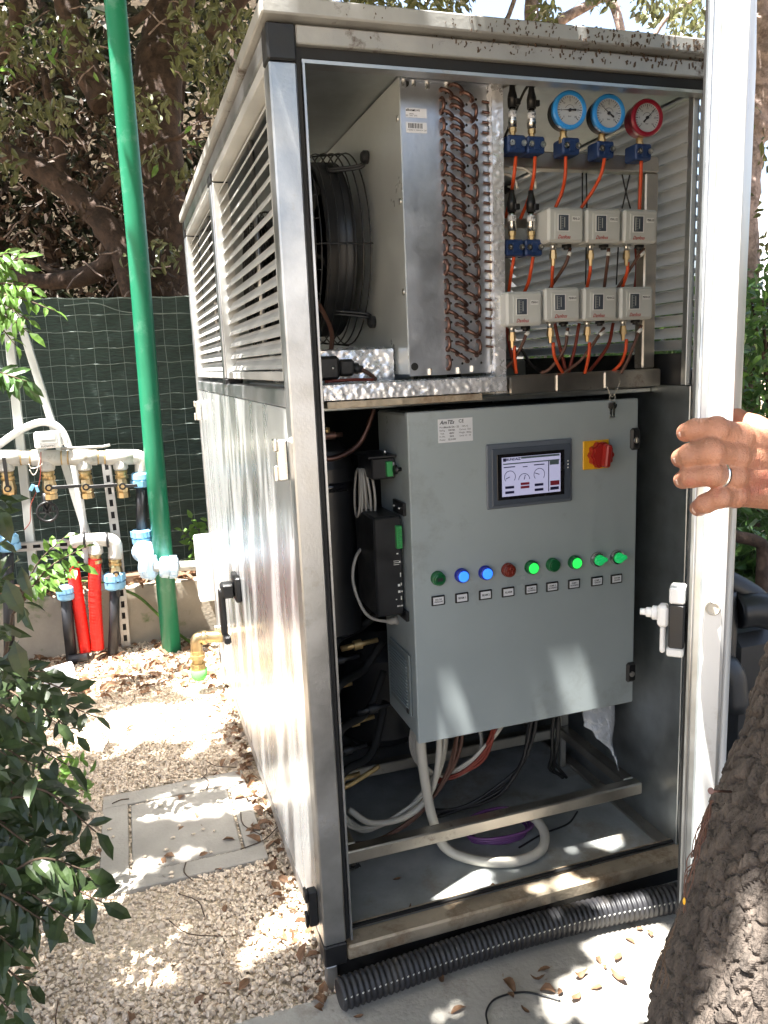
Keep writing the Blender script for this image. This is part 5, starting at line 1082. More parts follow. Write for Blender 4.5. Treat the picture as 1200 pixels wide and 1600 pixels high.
TA = [V(.00, -.80, GZ-.05)+SH*.21, V(.174, -.79, .506)+SH*.160, V(.262, -.775, .772)+SH*.135, V(.340, -.760, .962)+SH*.120, V(.50, -.74, 1.45)+SH*.11, V(.66, -.72, 2.1)+SH*.10]
TA = [q+TO for q in TA]
tme = bark_trunk(TA, [.225, .172, .140, .122, .106, .100, .095], 400, ((0, .14, 30), (.14, .64, 480), (.64, 1, 70)), 'trunk'); v_ = np.zeros(len(tme.vertices)*3, np.float32); tme.vertices.foreach_get('co', v_); v_ = v_.reshape(-1, 3)-np.array(world_loc(tree), np.float32); tme.vertices.foreach_set('co', v_.ravel()); obj('trunk', tme, M['bark'], tree)
m = MB()
T1 = TA[-1]
for pts in ([T1, T1+V(.1, .2, .6), T1+V(-.3, .6, 1.3), T1+V(-1.2, 1.0, 1.7)], [T1, T1+V(.3, -.1, .6), T1+V(.9, .4, 1.2), T1+V(1.6, .9, 1.6)], [T1+V(.1, .2, .6), T1+V(-.2, -.4, 1.0), T1+V(-.9, -.9, 1.5)]): limb(m, pts, .085, .02, 10)
obj('limb', m, M['bark'], tree)
# crown: leaves overhead; where sun reaches the ground in the photograph the foliage is open
def P3(p, r): return (np.asarray(p, float), r)
g0 = GZ+.01
LIT = [P3(atz(300, 1125, g0), .14), P3(atz(210, 1130, g0), .14), P3(atz(150, 1150, g0), .09), P3(atz(340, 1060, g0), .15), P3(atz(220, 1035, g0), .15), P3(atz(130, 1070, g0), .11), P3(atz(320, 1160, g0), .04),
       P3(atz(300, 1335, g0), .035), P3(atz(240, 1348, g0), .03), P3(atz(205, 1360, g0), .02), P3(atz(205, 1525, g0), .035), P3(atz(260, 1530, g0), .022), P3(atz(390, 1500, g0), .032), P3(atz(435, 1460, g0), .05), P3(atz(465, 1420, g0), .045), P3(atz(455, 1390, g0), .03), P3(atz(285, 1450, g0), .02),
       P3(aty(60, 700, 2.2), .10), P3(atd(120, 1390, 1.18), .03), P3(atd(100, 1230, 1.8), .06), P3(atd(60, 1090, 1.5), .03), P3(atd(30, 430, 1.8), .10), P3(atd(50, 480, 1.8), .10), P3(atd(0, 480, 1.8), .12), P3(atd(30, 530, 1.8), .08), P3(atd(110, 870, 1.98), .09), P3(atd(80, 900, 1.98), .06), P3(aty(130, 720, 2.2), .12), P3(aty(200, 720, 2.2), .12), P3(aty(140, 800, 2.2), .14), P3(aty(220, 850, 2.15), .12), P3(aty(150, 950, 2.2), .12), P3(aty(215, 960, 2.25), .12), P3(aty(290, 930, 2.2), .14), P3(aty(30, 700, 2.2), .10),
       P3(atx(315, 700, 0), .20), P3(atx(318, 560, 0), .16), P3(atx(325, 850, 0), .22), P3(atx(350, 950, 0), .10), P3(atx(312, 420, 0), .12),
       P3(atx(430, 820, 0), .03), P3(atx(455, 900, 0), .03), P3(atx(470, 1080, 0), .03), P3(atx(395, 850, 0), .03), P3(atx(410, 1150, 0), .03), P3(atx(385, 720, 0), .03), P3(atx(340, 700, 0), .10), P3(atx(415, 750, 0), .022), P3(atx(435, 1000, 0), .028), P3(atx(460, 1200, 0), .030), P3(atx(430, 1130, 0), .03), P3(atx(480, 1330, 0), .03), P3(atx(400, 700, 0), .016), P3(atx(445, 640, 0), .014), P3(atx(400, 1000, 0), .02), P3(atx(370, 800, 0), .03), P3(atx(365, 900, 0), .03),
       P3((.55, .01, 1.745), .05), P3((.8, .0, 1.745), .08), P3((.9, .0, 1.745), .08),
       P3(atz(970, 1500, g0), .07), P3(atz(1010, 1470, g0), .08), P3(atz(940, 1560, g0), .08), P3(atz(1010, 1560, g0), .09), P3(atz(860, 1585, g0), .03), P3(atz(700, 1590, g0), .02),
       P3(atd(1130, 1440, .70), .05), P3(atd(1160, 1500, .70), .05), P3(atd(1120, 1350, .70), .03), P3(atd(1140, 1560, .7), .04),
       P3(atd(1160, 690, .82), .05), P3(atd(1100, 680, .82), .03), P3(atd(1190, 680, .84), .05),
       P3(aty(190, 200, 2.15), .06), P3(aty(200, 300, 2.15), .05), P3(aty(225, 550, 2.15), .06), P3(aty(240, 760, 2.15), .06), P3(aty(230, 650, 2.15), .06)]
rp = random.Random(21)
for k in range(34): LIT.append(P3((0, rp.uniform(.08, 1.7), rp.uniform(.1, 1.08)), rp.uniform(.004, .022)))
for zz in np.arange(.95, 1.75, .06): LIT.append(P3((Fr[0], Fr[1], zz), .045 if zz > 1.12 else .02))
for zz in (.88, .92, .72, .66, .55, .50): LIT.append(P3((Fr[0]-.01, Fr[1], zz), .03))
fq = lambda *pp: [tuple(atz(a, b_, .02)[:2]) for a, b_ in pp]
bq = lambda *pp: [tuple(aty(a, b_, .1)[[0, 2]]) for a, b_ in pp]
OPEN = [(2, .02, [(.20, -.04), (.62, -.04), (.66, .05), (.74, .04), (.86, .10), (.84, .23), (.25, .23)])]
def crown():
    n = 150000; x = RNG.uniform(-3.4, 3.4, n); y = RNG.uniform(-3.0, 5.2, n); x[:26000] = RNG.uniform(-1.2, .8, 26000); y[:26000] = RNG.uniform(-1.3, .3, 26000); x[26000:30500] = RNG.uniform(-.50, -.02, 4500)-.77; y[26000:30500] = RNG.uniform(.62, 1.02, 4500)-.31  # extra unseen leaves added sunward to shade the cabinet front and manhole
    clump = np.array([mnoise.noise(Vector((a*1.3, b_*1.3, 3.0))) for a, b_ in zip(x, y)])
    keep = (clump > -.46-.9*((np.arange(n) >= 26000) & (np.arange(n) < 30500))-.5*((x > -1.2) & (x < .8) & (y > -1.3) & (y < .3))+.25*(RNG.random(n)-.5))
    zb = 2.75+np.maximum(0, y-1.0)*.42+np.maximum(0, -y-1)*.0; z = zb+RNG.uniform(0, .75, n); P_ = np.stack([x, y, z], 1)
    for c, r in LIT:
        d = P_-c; t = d@(-SUN_D); q = d+t[:, None]*SUN_D*1.0; dist = np.linalg.norm(d-(-SUN_D)[None]*t[:, None], axis=1)
        keep &= dist > r*RNG.uniform(.90, 1.22, n)+.038
    for ax_, val, poly in OPEN:                # gaps cut through the leaves to let sun onto the cabinet floor
        t = (val-P_[:, ax_])/SUN_D[ax_]; h = P_+t[:, None]*SUN_D; ia, ib = (0, 2) if ax_ == 1 else (0, 1); a_, b_ = h[:, ia]+RNG.normal(size=n)*.006, h[:, ib]+RNG.normal(size=n)*.006
        ins = np.zeros(n, bool); k = len(poly)
        for i in range(k):
            (x1_, y1_), (x2_, y2_) = poly[i], poly[(i+1) % k]; cr = ((y1_ > b_) != (y2_ > b_)) & (a_ < (x2_-x1_)*(b_-y1_)/(y2_-y1_+1e-12)+x1_); ins ^= cr
        dapple = np.array([mnoise.noise(Vector((p[0]*11, p[1]*11, 8.0))) for p in P_[ins]]); hit = np.where(ins)[0]; ins[hit[dapple < -.36]] = False  # some leaves stay in the gap to dapple the sun patch
        keep &= ~ins
    P_ = P_[keep]; n = len(P_); Nv = rdir(n, 1.6); Dv = np.cross(rdir(n), Nv)
    return leaf_mesh('crown', P_-np.array(world_loc(tree)), Dv, Nv, RNG.uniform(.065, .10, n), RNG.uniform(.042, .060, n), .12, .1, cheap=True)
tag(obj('crown', crown(), M['leaf_mid'], tree), kind='stuff')
# screw, wires and resin on the trunk
sc = thing('rusty_screw', 'rusty screw sticking out of the tree trunk', 'screw', tuple(atd(1125, 1236, .745)))
part('shank', sc, M['copper'], 'cyl', atd(1142, 1237, .76), atd(1112, 1236, .735), .0013, 8); part('head', sc, M['copper'], 'lathe', atd(1112, 1236, .735), atd(1106, 1235.5, .73)-atd(1112, 1236, .735), [(0, .0015), (.0015, .0032), (.0024, .0028)], 12)
rr = random.Random(5); m = MB()
for k in range(11):
    p = [(1112+rr.uniform(-3, 3), 1250), (1104+rr.uniform(-6, 6), 1275+rr.uniform(-6, 6)), (1096+rr.uniform(-10, 7), 1305+rr.uniform(-8, 8)), (1084+rr.uniform(-10, 8), 1335+rr.uniform(-12, 12)), (1076+rr.uniform(-8, 8), 1370+rr.uniform(-10, 10)), (1068+rr.uniform(-4, 4), 1420+rr.uniform(-10, 20))]
    m.tube([atd(a, b_, .735+rr.uniform(-.012, .012)+.0*i) for i, (a, b_) in enumerate(p[:rr.randint(4, 6)])], .0005, 4, k=5)
tag(obj('copper_wires', m, M['brownwire'], at=tuple(atd(1090, 1300, .73))), 'tangle of thin copper wires hanging from the screw on the trunk', 'wire')
m = MB()
for k in range(4): m.tube([atd(1062-5*k, 1420+20*k, .75), atd(1050-6*k, 1460+10*k, .76), atd(1030+5*k, 1500+10*k, .77), atd(1015+9*k, 1545, .775)], .0006, 4, k=5)
tag(obj('fine_roots', m, M['twig']), 'fine dry tendrils at the left edge of the trunk', 'twig')
m = MB(); m.ball(atd(1069, 1408, .737), (.0014, .0014, .0038), 10, 8); tag(obj('resin_drop', m, M['yellow']), 'orange resin drop on the trunk edge', 'resin')

# ---- background tree at the left with heavy brown limbs
bt = thing('tree', 'dark brown spreading tree with heavy limbs behind the fence', 'tree', (-.1, 3.9, GZ))
def L3(pp, d): return [atd(a, b_, d+(c[0] if c else 0)) for a, b_, *c in pp]
m = MB()
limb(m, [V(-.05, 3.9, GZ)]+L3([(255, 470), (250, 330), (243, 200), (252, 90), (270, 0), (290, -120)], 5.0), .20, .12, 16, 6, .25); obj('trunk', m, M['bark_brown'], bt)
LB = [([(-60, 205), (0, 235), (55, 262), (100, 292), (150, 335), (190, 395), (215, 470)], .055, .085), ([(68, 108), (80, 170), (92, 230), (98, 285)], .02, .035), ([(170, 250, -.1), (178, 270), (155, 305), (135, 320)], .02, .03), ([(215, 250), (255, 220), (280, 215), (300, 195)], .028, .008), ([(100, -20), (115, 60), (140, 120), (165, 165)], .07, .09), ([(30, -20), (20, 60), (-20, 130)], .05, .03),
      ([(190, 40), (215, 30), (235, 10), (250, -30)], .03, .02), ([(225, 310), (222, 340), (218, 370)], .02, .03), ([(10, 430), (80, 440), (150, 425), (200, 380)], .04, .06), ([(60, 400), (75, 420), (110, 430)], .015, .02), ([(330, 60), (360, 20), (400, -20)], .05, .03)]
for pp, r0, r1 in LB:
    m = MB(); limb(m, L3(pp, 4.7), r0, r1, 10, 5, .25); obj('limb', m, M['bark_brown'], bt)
m = MB(); rr = random.Random(3)
for k in range(46):
    a, b_ = rr.uniform(0, 320), rr.uniform(0, 460); d = rr.uniform(4.2, 4.9); sx_ = rr.choice((-1, 1))*rr.uniform(5, 13); sy_ = rr.uniform(-6, 8); q = [(a+sx_*i, b_+sy_*i+rr.uniform(-1.5, 1.5)*i+.8*i*i) for i in range(4)]; m.tube([atd(x, y, d) for x, y in q], .0045, 4, k=3)
tag(obj('twigs', m, M['bark_pale'], bt), kind='stuff')
def pixel_leaves(n, box, d0, d1, L, hang=.6, keepf=None):
    a = RNG.uniform(box[0], box[2], n); b_ = RNG.uniform(box[1], box[3], n); d = RNG.uniform(d0, d1, n)
    if keepf is not None: k = keepf(a, b_); a, b_, d = a[k], b_[k], d[k]
    n = len(a); R3 = _f[None]+_r[None]*((a-600)/FPX)[:, None]-_u[None]*((b_-800)/FPX)[:, None]; P_ = CAM+R3*d[:, None]
    Dv = rdir(n); Dv[:, 2] -= hang; Dv = nrm(Dv); Nv = rdir(n, .5); Nv[:, 1] -= .7; return P_, Dv, Nv, RNG.uniform(.65, 1.2, n)*L
def clusters(boxes, seed):
    rg = np.random.default_rng(seed); cs = [(rg.uniform(b[0], b[2]), rg.uniform(b[1], b[3]), b[4]*rg.uniform(.6, 1.3)) for b in boxes for _ in range(b[5])]
    return lambda a, b_: np.any([((a-x)/r)**2+((b_-y)/(r*.8))**2 < RNG.uniform(.2, 1.1, len(a)) for x, y, r in cs], axis=0)
def foliage(name, parent, mt, org, *arrs, cheap=False, fold=.2):
    P_, Dv, Nv, L = [np.concatenate(q) for q in zip(*arrs)]; me = leaf_mesh(name, P_-np.array(org), Dv, Nv, L, L*.42, fold, .18, cheap); return tag(obj(name, me, M[mt], parent), kind='stuff')
kf = clusters([(0, 20, 160, 120, 26, 14), (0, 90, 120, 260, 26, 12), (160, 140, 320, 290, 24, 12), (280, 0, 420, 150, 34, 14), (200, 370, 290, 460, 22, 5)], 11)
foliage('crown', bt, 'leaf_olive', world_loc(bt), pixel_leaves(7500, (-20, -40, 460, 470), 4.1, 5.2, .066, .7, kf))
kf2 = clusters([(0, 40, 150, 110, 20, 9), (250, 150, 310, 260, 16, 5)], 12)
foliage('sunlit_leaves', bt, 'leaf_bright', world_loc(bt), pixel_leaves(500, (-20, 20, 330, 300), 3.9, 4.3, .062, .8, kf2))  # brighter leaf colour stands in for sun on these clusters
kf3 = clusters([(0, 100, 200, 330, 34, 16), (180, 250, 320, 460, 30, 10)], 13)
foliage('withered_leaves', bt, 'leaf_brown', world_loc(bt), pixel_leaves(3500, (-20, 60, 330, 460), 4.5, 5.4, .06, .9, kf3))
# ---- dense thicket behind everything at the left
def cloud(n, x0, x1, y0, y1, z0, z1, L, gap=-.2, sc=1.2, seed=0.0):
    P_ = np.stack([RNG.uniform(x0, x1, n), RNG.uniform(y0, y1, n), RNG.uniform(z0, z1, n)], 1); c = np.array([mnoise.noise(Vector((p[0]*sc, p[1]*sc+seed, p[2]*sc))) for p in P_]); P_ = P_[c > gap]; n = len(P_)
    Nv = rdir(n, .6); return P_, np.cross(rdir(n), Nv), Nv, RNG.uniform(.6, 1.2, n)*L
th = thing('thicket', 'dark dense evergreen thicket behind the brown tree', 'thicket', (-1.2, 6.6, GZ))
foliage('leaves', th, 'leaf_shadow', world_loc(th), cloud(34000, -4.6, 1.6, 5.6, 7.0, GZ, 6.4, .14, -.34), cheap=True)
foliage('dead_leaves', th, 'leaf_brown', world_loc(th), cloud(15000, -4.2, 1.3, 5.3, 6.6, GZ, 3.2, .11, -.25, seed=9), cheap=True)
m = MB()
for k in range(16):
    x = -4+k*.36+random.uniform(-.1, .1); limb(m, [(x, 6.2, GZ), (x+random.uniform(-.2, .2), 6.1, 2), (x+random.uniform(-.4, .4), 6.2, 4.2)], .09, .04, 8)
obj('stems', m, M['bark_brown'], th)
m = MB(); m.box(-8, 1.9, 7.6, 7.8, GZ-.1, 6.2); struct('dark_bank', m, M['soil'])
# ---- airy trees behind the cabinet roof and to the right, against the sky
at_ = thing('tree', 'airy pale leaved tree showing above the cabinet roof', 'tree', (3.0, 5.4, GZ)); m = MB()
for pp, r0, r1 in (([(850, 130), (838, 60), (830, 20), (842, -60)], .05, .06), ([(838, 62), (880, 30), (930, 2), (980, -30)], .045, .03), ([(985, 110), (972, 55), (960, 10), (945, -10)], .03, .04), ([(700, 70), (780, 40), (800, 10), (810, -30)], .02, .018), ([(1000, 100), (1040, 30), (1100, -10)], .02, .015)): limb(m, L3(pp, 6.2), r0, r1, 10)
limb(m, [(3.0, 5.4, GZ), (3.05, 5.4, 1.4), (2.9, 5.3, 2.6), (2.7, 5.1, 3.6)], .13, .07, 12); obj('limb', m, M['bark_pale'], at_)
kf = clusters([(450, -30, 700, 50, 44, 14), (700, -40, 1100, 60, 26, 9), (960, -10, 1110, 75, 30, 8)], 21)
foliage('crown', at_, 'leaf_olive', world_loc(at_), pixel_leaves(5200, (440, -60, 1150, 110), 5.4, 6.6, .085, .6, kf))
rt = thing('tree', 'pale barked tree limb at the upper right edge beyond the door', 'tree', (3.3, 2.6, GZ)); m = MB()
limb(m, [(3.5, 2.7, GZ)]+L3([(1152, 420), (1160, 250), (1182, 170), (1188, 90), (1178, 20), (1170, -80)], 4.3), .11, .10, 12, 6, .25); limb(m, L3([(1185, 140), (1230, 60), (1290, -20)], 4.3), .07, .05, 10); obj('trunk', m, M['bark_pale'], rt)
kf = clusters([(1140, 130, 1240, 330, 18, 7), (1140, 320, 1240, 470, 24, 7), (1080, -20, 1240, 60, 22, 4)], 22)
foliage('crown', rt, 'leaf_olive', world_loc(rt), pixel_leaves(1800, (1100, -40, 1300, 480), 3.9, 4.6, .06, .5, kf))
# ---- hedge to the right of the door
hg = thing('hedge', 'bright green sunlit hedge beyond the open door', 'hedge', (2.6, 1.6, GZ))
foliage('leaves', hg, 'leaf_mid', world_loc(hg), cloud(15000, 1.75, 4.2, 1.2, 2.9, GZ, 1.46, .07, -.35, 1.6))
foliage('young_leaves', hg, 'leaf_bright', world_loc(hg), cloud(5000, 1.7, 4.0, 1.05, 2.5, .7, 1.56, .06, -.1, 1.9, 4))
m = MB()
for k in range(14): x = random.uniform(1.9, 3.9); limb(m, [(x, 2.0, GZ), (x+random.uniform(-.2, .2), 1.9, .7), (x+random.uniform(-.3, .3), 1.8, 1.4)], .02, .006, 6)
obj('stems', m, M['bark_brown'], hg)
# ---- bench-like black plastic bin and brown bent pipe beyond the door
bn = thing('plastic_bin', 'black moulded plastic container partly hidden behind the tree trunk', 'container', (1.75, .55, GZ)); db = 2.3
m = MB(); q = atd(1175, 1000, db); m.box(q[0]-.16, q[0]+.42, q[1]-.1, q[1]+.35, GZ, q[2]+.06, .03); obj('bin_body', m, M['black'], bn)
m = MB(); m.tube([atd(1118, 905, db-.1), atd(1140, 912, db-.1), atd(1172, 930, db-.1), atd(1185, 942, db-.1)], .035, 12, k=4); m.tube([atd(1150, 955, db-.12), atd(1180, 952, db-.12), atd(1215, 960, db-.12)], .05, 12, k=4); m.tube([atd(1130, 925, db-.12), atd(1132, 960, db-.12), atd(1128, 1040, db-.12)], .035, 12, k=4); m.tube([atd(1112, 1040, db-.14), atd(1135, 1055, db-.14), atd(1140, 1110, db-.14)], .05, 12, k=4); obj('bin_handle', m, M['black'], bn)
pipe('bent_pipe', 'brown bent pipe beyond the door above the black container', [atd(1115, 828, 2.5), atd(1150, 838, 2.5), atd(1183, 846, 2.5), atd(1192, 860, 2.5), atd(1190, 920, 2.5), atd(1188, 1000, 2.5)], .020, 'bark_brown', k=5, n=10)
pg = thing('potted_plant', 'dark green bushy plant under the brown bent pipe', 'plant', tuple(atd(1160, 920, 2.75)))
foliage('leaves', pg, 'leaf_mid', world_loc(pg), pixel_leaves(340, (1118, 835, 1200, 910), 2.6, 2.9, .085, .1))
m = MB()
for k in range(6): m.tube([atd(1150+4*k, 1010, 2.8), atd(1140+9*k, 930, 2.8), atd(1125+14*k, 860, 2.75)], .006, 5, k=3)
obj('stems', m, M['leaf_dark'], pg)
# far pale pergola at the right
m = MB()
for k in range(5): m.bar(atd(1170+14*k, 470, 9), atd(1170+14*k, 300, 9), .05, .05)
for k in range(7): m.bar(atd(1150, 320+18*k, 9.05), atd(1300, 318+18*k, 9.05), .02, .02)
tag(obj('pergola', m, M['white_paint']), 'pale slatted pergola far beyond the hedge', 'pergola')

# ---- foreground shrub, left
sh = thing('shrub', 'dark green shrub with pinnate leaves in the left foreground', 'shrub', (-.85, .35, GZ)); so = world_loc(sh)
def pinnate(tips, base_d, L, mt, parent, org, stem_r=.003, seed=1, w=.40, droop=.35, nl=9, name='leaves', start=.35):
    rg = np.random.default_rng(seed); P_, Dv, Nv, LL = [], [], [], []; mm = MB()
    for (p0, p1, bend) in tips:
        p0 = np.asarray(p0, float); p1 = np.asarray(p1, float); mid = (p0+p1)/2+np.asarray(bend, float); path = smooth_path([p0, mid, p1], 10); mm.tube(path, np.linspace(stem_r, stem_r*.35, len(path)), 5)
        path = np.array(path); n = nl
        for k in range(n):
            t = start+(1-start)*k/(n-1); i = t*(len(path)-1); a = int(min(i, len(path)-2)); c = path[a]+(path[a+1]-path[a])*(i-a); ax = unit(path[a+1]-path[a]); toc = unit(CAM-c)
            up = unit(V(0, 0, 1)*.7+toc*.6+rg.normal(size=3)*.25); sd = unit(np.cross(ax, up))
            for s_ in ((-1, 1) if k < n-1 else (0,)):
                d = unit(ax*(.55 if s_ else 1)+sd*s_*.9+V(0, 0, -droop)*rg.uniform(.3, 1.2)+rg.normal(size=3)*.12); P_.append(c); Dv.append(d); Nv.append(unit(up+rg.normal(size=3)*.22)); LL.append(L*rg.uniform(.75, 1.15)*(1 if s_ else 1.15))
    P_, Dv, Nv, LL = map(np.array, (P_, Dv, Nv, LL)); tag(obj(name, leaf_mesh(name, P_-np.array(org), Dv, Nv, LL, LL*w, .14, .2), M[mt], parent), kind='stuff'); return obj('stems', mm, M['twig'], parent)
rs = random.Random(8); tips = []
SP = [(135, 1360, 1.20), (160, 1410, 1.18), (150, 1300, 1.25), (100, 1265, 1.25), (60, 1200, 1.3), (105, 1195, 1.35), (120, 1085, 1.45), (70, 1050, 1.5), (90, 1130, 1.45), (40, 1130, 1.35), (20, 1060, 1.4), (60, 1330, 1.2), (30, 1400, 1.15), (70, 1440, 1.15), (115, 1440, 1.15), (20, 1480, 1.1), (45, 1540, 1.1), (15, 1290, 1.2), (100, 1330, 1.22), (20, 1580, 1.08), (45, 1240, 1.3), (10, 1180, 1.25), (75, 1280, 1.28), (5, 1350, 1.15), (120, 1150, 1.5), (150, 1120, 1.6)]
for k, (a, b_, d) in enumerate(SP):
    tip = atd(a, b_, d); base = V(-.90+rs.uniform(-.15, .1), tip[1]+rs.uniform(-.1, .25), GZ if b_ > 1300 else rs.uniform(0, .2)); base = atd(a-rs.uniform(130, 230), b_+rs.uniform(-60, 60), d+rs.uniform(-.05, .15)); tips.append((base, tip, V(0, 0, rs.uniform(.02, .07))))
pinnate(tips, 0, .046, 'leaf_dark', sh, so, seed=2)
m = MB()
for k in range(16):
    b0 = V(-.9+rs.uniform(-.15, .15), .35+rs.uniform(-.5, .6), GZ); t_ = tips[k % len(tips)][0]; limb(m, [b0, (b0+t_)/2+V(rs.uniform(-.05, .05), 0, .06), t_], .007, .003, 6)
obj('woody_stems', m, M['twig'], sh)
P_ = []
kf = lambda a, b_: (a < np.interp(b_, [770, 800, 860, 900, 1000, 1080, 1200, 1270, 1400, 1440, 1500, 1600], [10, 25, 25, 60, 65, 95, 80, 85, 100, 80, 45, 30])*RNG.uniform(.2, 1.1, len(a)))
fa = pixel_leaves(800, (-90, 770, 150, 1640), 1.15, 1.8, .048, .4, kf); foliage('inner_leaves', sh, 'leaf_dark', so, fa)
big = [((22, 1000), (40, 1020, 1.15)), ((8, 905), (40, 925, 1.2)), ((0, 790), (22, 830, 1.25))]
for k, ((a, b_), (c_, d_, dd_)) in enumerate(big):
    p = atd(a, b_, dd_); me = leaf_mesh('broad_leaf', [p-np.array(so)], [atd(c_, d_+50, dd_)-p], [-_f+V(0, 0, .3)], np.array([.062]), np.array([.030]), .08, .10); obj('broad_leaf', me, M['leaf_dark'], sh)
# sunlit sprigs
sg = thing('green_sprig', 'bright green sprig of compound leaves before the red sleeves', 'sprig', tuple(atd(60, 930, 2.0))); tips = [(atd(20, 960, 2.0), atd(*e, 1.98), V(0, 0, .03)) for e in ((132, 855), (100, 840), (125, 885), (95, 900), (70, 915))]
pinnate(tips, 0, .038, 'leaf_bright', sg, world_loc(sg), seed=4, nl=7, start=.4, w=.45)
s2 = thing('green_sprig', 'sunlit pale green branch at the left edge above the fence top', 'sprig', tuple(atd(-30, 470, 1.8))); tips = [(atd(-60, 480, 1.8), atd(*e, 1.8), V(0, 0, .03)) for e in ((38, 402), (30, 418), (52, 450), (85, 485), (45, 500), (30, 450), (25, 540), (45, 520), (12, 395), (35, 470), (15, 500))]
pinnate(tips, 0, .036, 'leaf_bright', s2, world_loc(s2), seed=5, nl=7, start=.45, w=.42)
s3 = thing('green_sprig', 'drooping grey green twig left of the leaning pole', 'sprig', tuple(atd(-20, 600, 1.9))); tips = [(atd(-40, 600, 1.9), atd(*e, 1.9), V(0, 0, .02)) for e in ((35, 602), (42, 596), (20, 588))]
pinnate(tips, 0, .05, 'leaf_mid', s3, world_loc(s3), seed=6, nl=5, start=.5, w=.35)
for own, bp_ in ((sg, atd(20, 960, 2.0)), (s2, atd(-60, 480, 1.8)), (s3, atd(-40, 600, 1.9))):     # woody stems carry the sprigs
    m = MB(); g_ = V(bp_[0]-.12, bp_[1]+.02, GZ); limb(m, [g_, V(bp_[0]-.10, bp_[1]-.02, (GZ*2+bp_[2])/3), V(bp_[0]-.05, bp_[1]+.02, bp_[2]*.7), bp_], .010, .004, 7); obj('woody_stem', m, M['twig'], own)
wp = thing('wall_plant', 'small pale leaved plant growing by the cabinet rear corner', 'plant', tuple(aty(315, 870, 2.25))); tips = [(aty(322, 870, 2.25), aty(*e, 2.22), V(0, 0, .01)) for e in ((300, 810), (325, 805), (285, 830), (296, 850), (310, 825), (338, 815), (300, 872))]
pinnate(tips, 0, .045, 'leaf_bright', wp, world_loc(wp), seed=7, nl=5, start=.35, w=.5)
gs = thing('seedling', 'small bright green seedlings at the shrub foot', 'plant', tuple(atz(100, 1240, GZ))); foliage('leaves', gs, 'leaf_bright', world_loc(gs), pixel_leaves(70, (60, 1190, 145, 1250), 1.75, 1.95, .035, -.3))

# ================================================================== LITTER
def curled(n, P_, L, seed):
    Nv = rdir(n, 2.2); return P_, np.cross(rdir(n), Nv), Nv, L
def litter(n, reg, z, L):
    P_ = np.stack([RNG.uniform(reg[0], reg[1], n), RNG.uniform(reg[2], reg[3], n), z+RNG.uniform(.008, .028, n)], 1); Nv = rdir(n, 2.0); return P_, np.cross(rdir(n), Nv), Nv, RNG.uniform(.6, 1.3, n)*L
ll_ = litter(900, (-1.5, .0, 1.7, 2.3), GZ, .045); l2 = litter(110, (-1.4, -.05, .0, 1.55), GZ, .034); l3 = litter(260, (-1.5, .4, 2.30, 2.42), .225, .05); l4 = litter(160, (-.05, .0, -.05, 1.7), GZ, .035)
P_, Dv, Nv, L = [np.concatenate(q) for q in zip(ll_, l2, l3, l4)]
tag(obj('leaf_litter', leaf_mesh('leaf_litter', P_, Dv, Nv, L, L*.5, .25, .3), M['leaf_dry']), 'dry brown leaf litter along the foot of the wall', 'leaf litter', kind='stuff')
m = MB()
for k in range(40):
    p = V(random.uniform(-1.0, -.03), random.uniform(.1, 2.25), GZ+.022); a = random.uniform(0, 6.28); L_ = random.uniform(.04, .16); m.tube([p, p+V(math.cos(a), math.sin(a), .02)*L_*.5, p+V(math.cos(a+.3), math.sin(a+.3), 0)*L_], .0016, 4, k=3)
tag(obj('twig_litter', m, M['twig']), 'thin dry twigs scattered on the gravel', 'twigs', kind='stuff')
FL = [(716, 1578), (690, 1530), (715, 1512), (798, 1558), (795, 1540), (820, 1580), (855, 1548), (840, 1532), (875, 1552), (900, 1560), (932, 1543), (945, 1512), (935, 1500), (968, 1530), (965, 1498), (1015, 1460), (1000, 1452), (985, 1470), (850, 1515), (905, 1525), (810, 1525), (780, 1515), (1020, 1480), (862, 1590), (770, 1535), (850, 1480), (700, 1590), (640, 1580)]
def dry_leaf(L, w, curl, roll, seed):
    rg = random.Random(seed); n = 9; vs = []; fs = []
    for i in range(n+1):
        t = i/n; hw = w*.5*(math.sin(math.pi*min(1, t**.85))**.8+.02)
        for j in range(5): q = (j-2)/2; vs.append((L*(t-.5), hw*q+.002*math.sin(t*5+seed), .004+roll*hw*q*q*.8+curl*L*(t-.5)**2*1.2+.0012*rg.uniform(-1, 1)))
    for i in range(n):
        for j in range(4): a = i*5+j; fs.append((a, a+5, a+6, a+1))
    mm = MB(); mm.add(vs, fs, True); mm.tube([(-L*.5, 0, .004), (-L*.62, .003, .006)], .0008, 4); me = mm.mesh('fallen_leaf'); me.materials.append(M['leaf_dry']); return me
lm_ = [dry_leaf(.050, .021, .5, .5, 1), dry_leaf(.040, .022, -.6, .9, 2), dry_leaf(.046, .016, 1.2, .2, 3), dry_leaf(.030, .018, .2, 1.2, 4), dry_leaf(.055, .024, -.3, .35, 5)]
ORDW = ['first', 'second', 'third', 'fourth', 'fifth', 'sixth', 'seventh', 'eighth', 'ninth', 'tenth', 'eleventh', 'twelfth', 'thirteenth', 'fourteenth', 'fifteenth', 'sixteenth', 'seventeenth', 'eighteenth', 'nineteenth', 'twentieth', 'twenty-first', 'twenty-second', 'twenty-third', 'twenty-fourth', 'twenty-fifth', 'twenty-sixth', 'twenty-seventh', 'twenty-eighth']
FL = sorted(FL[:20])
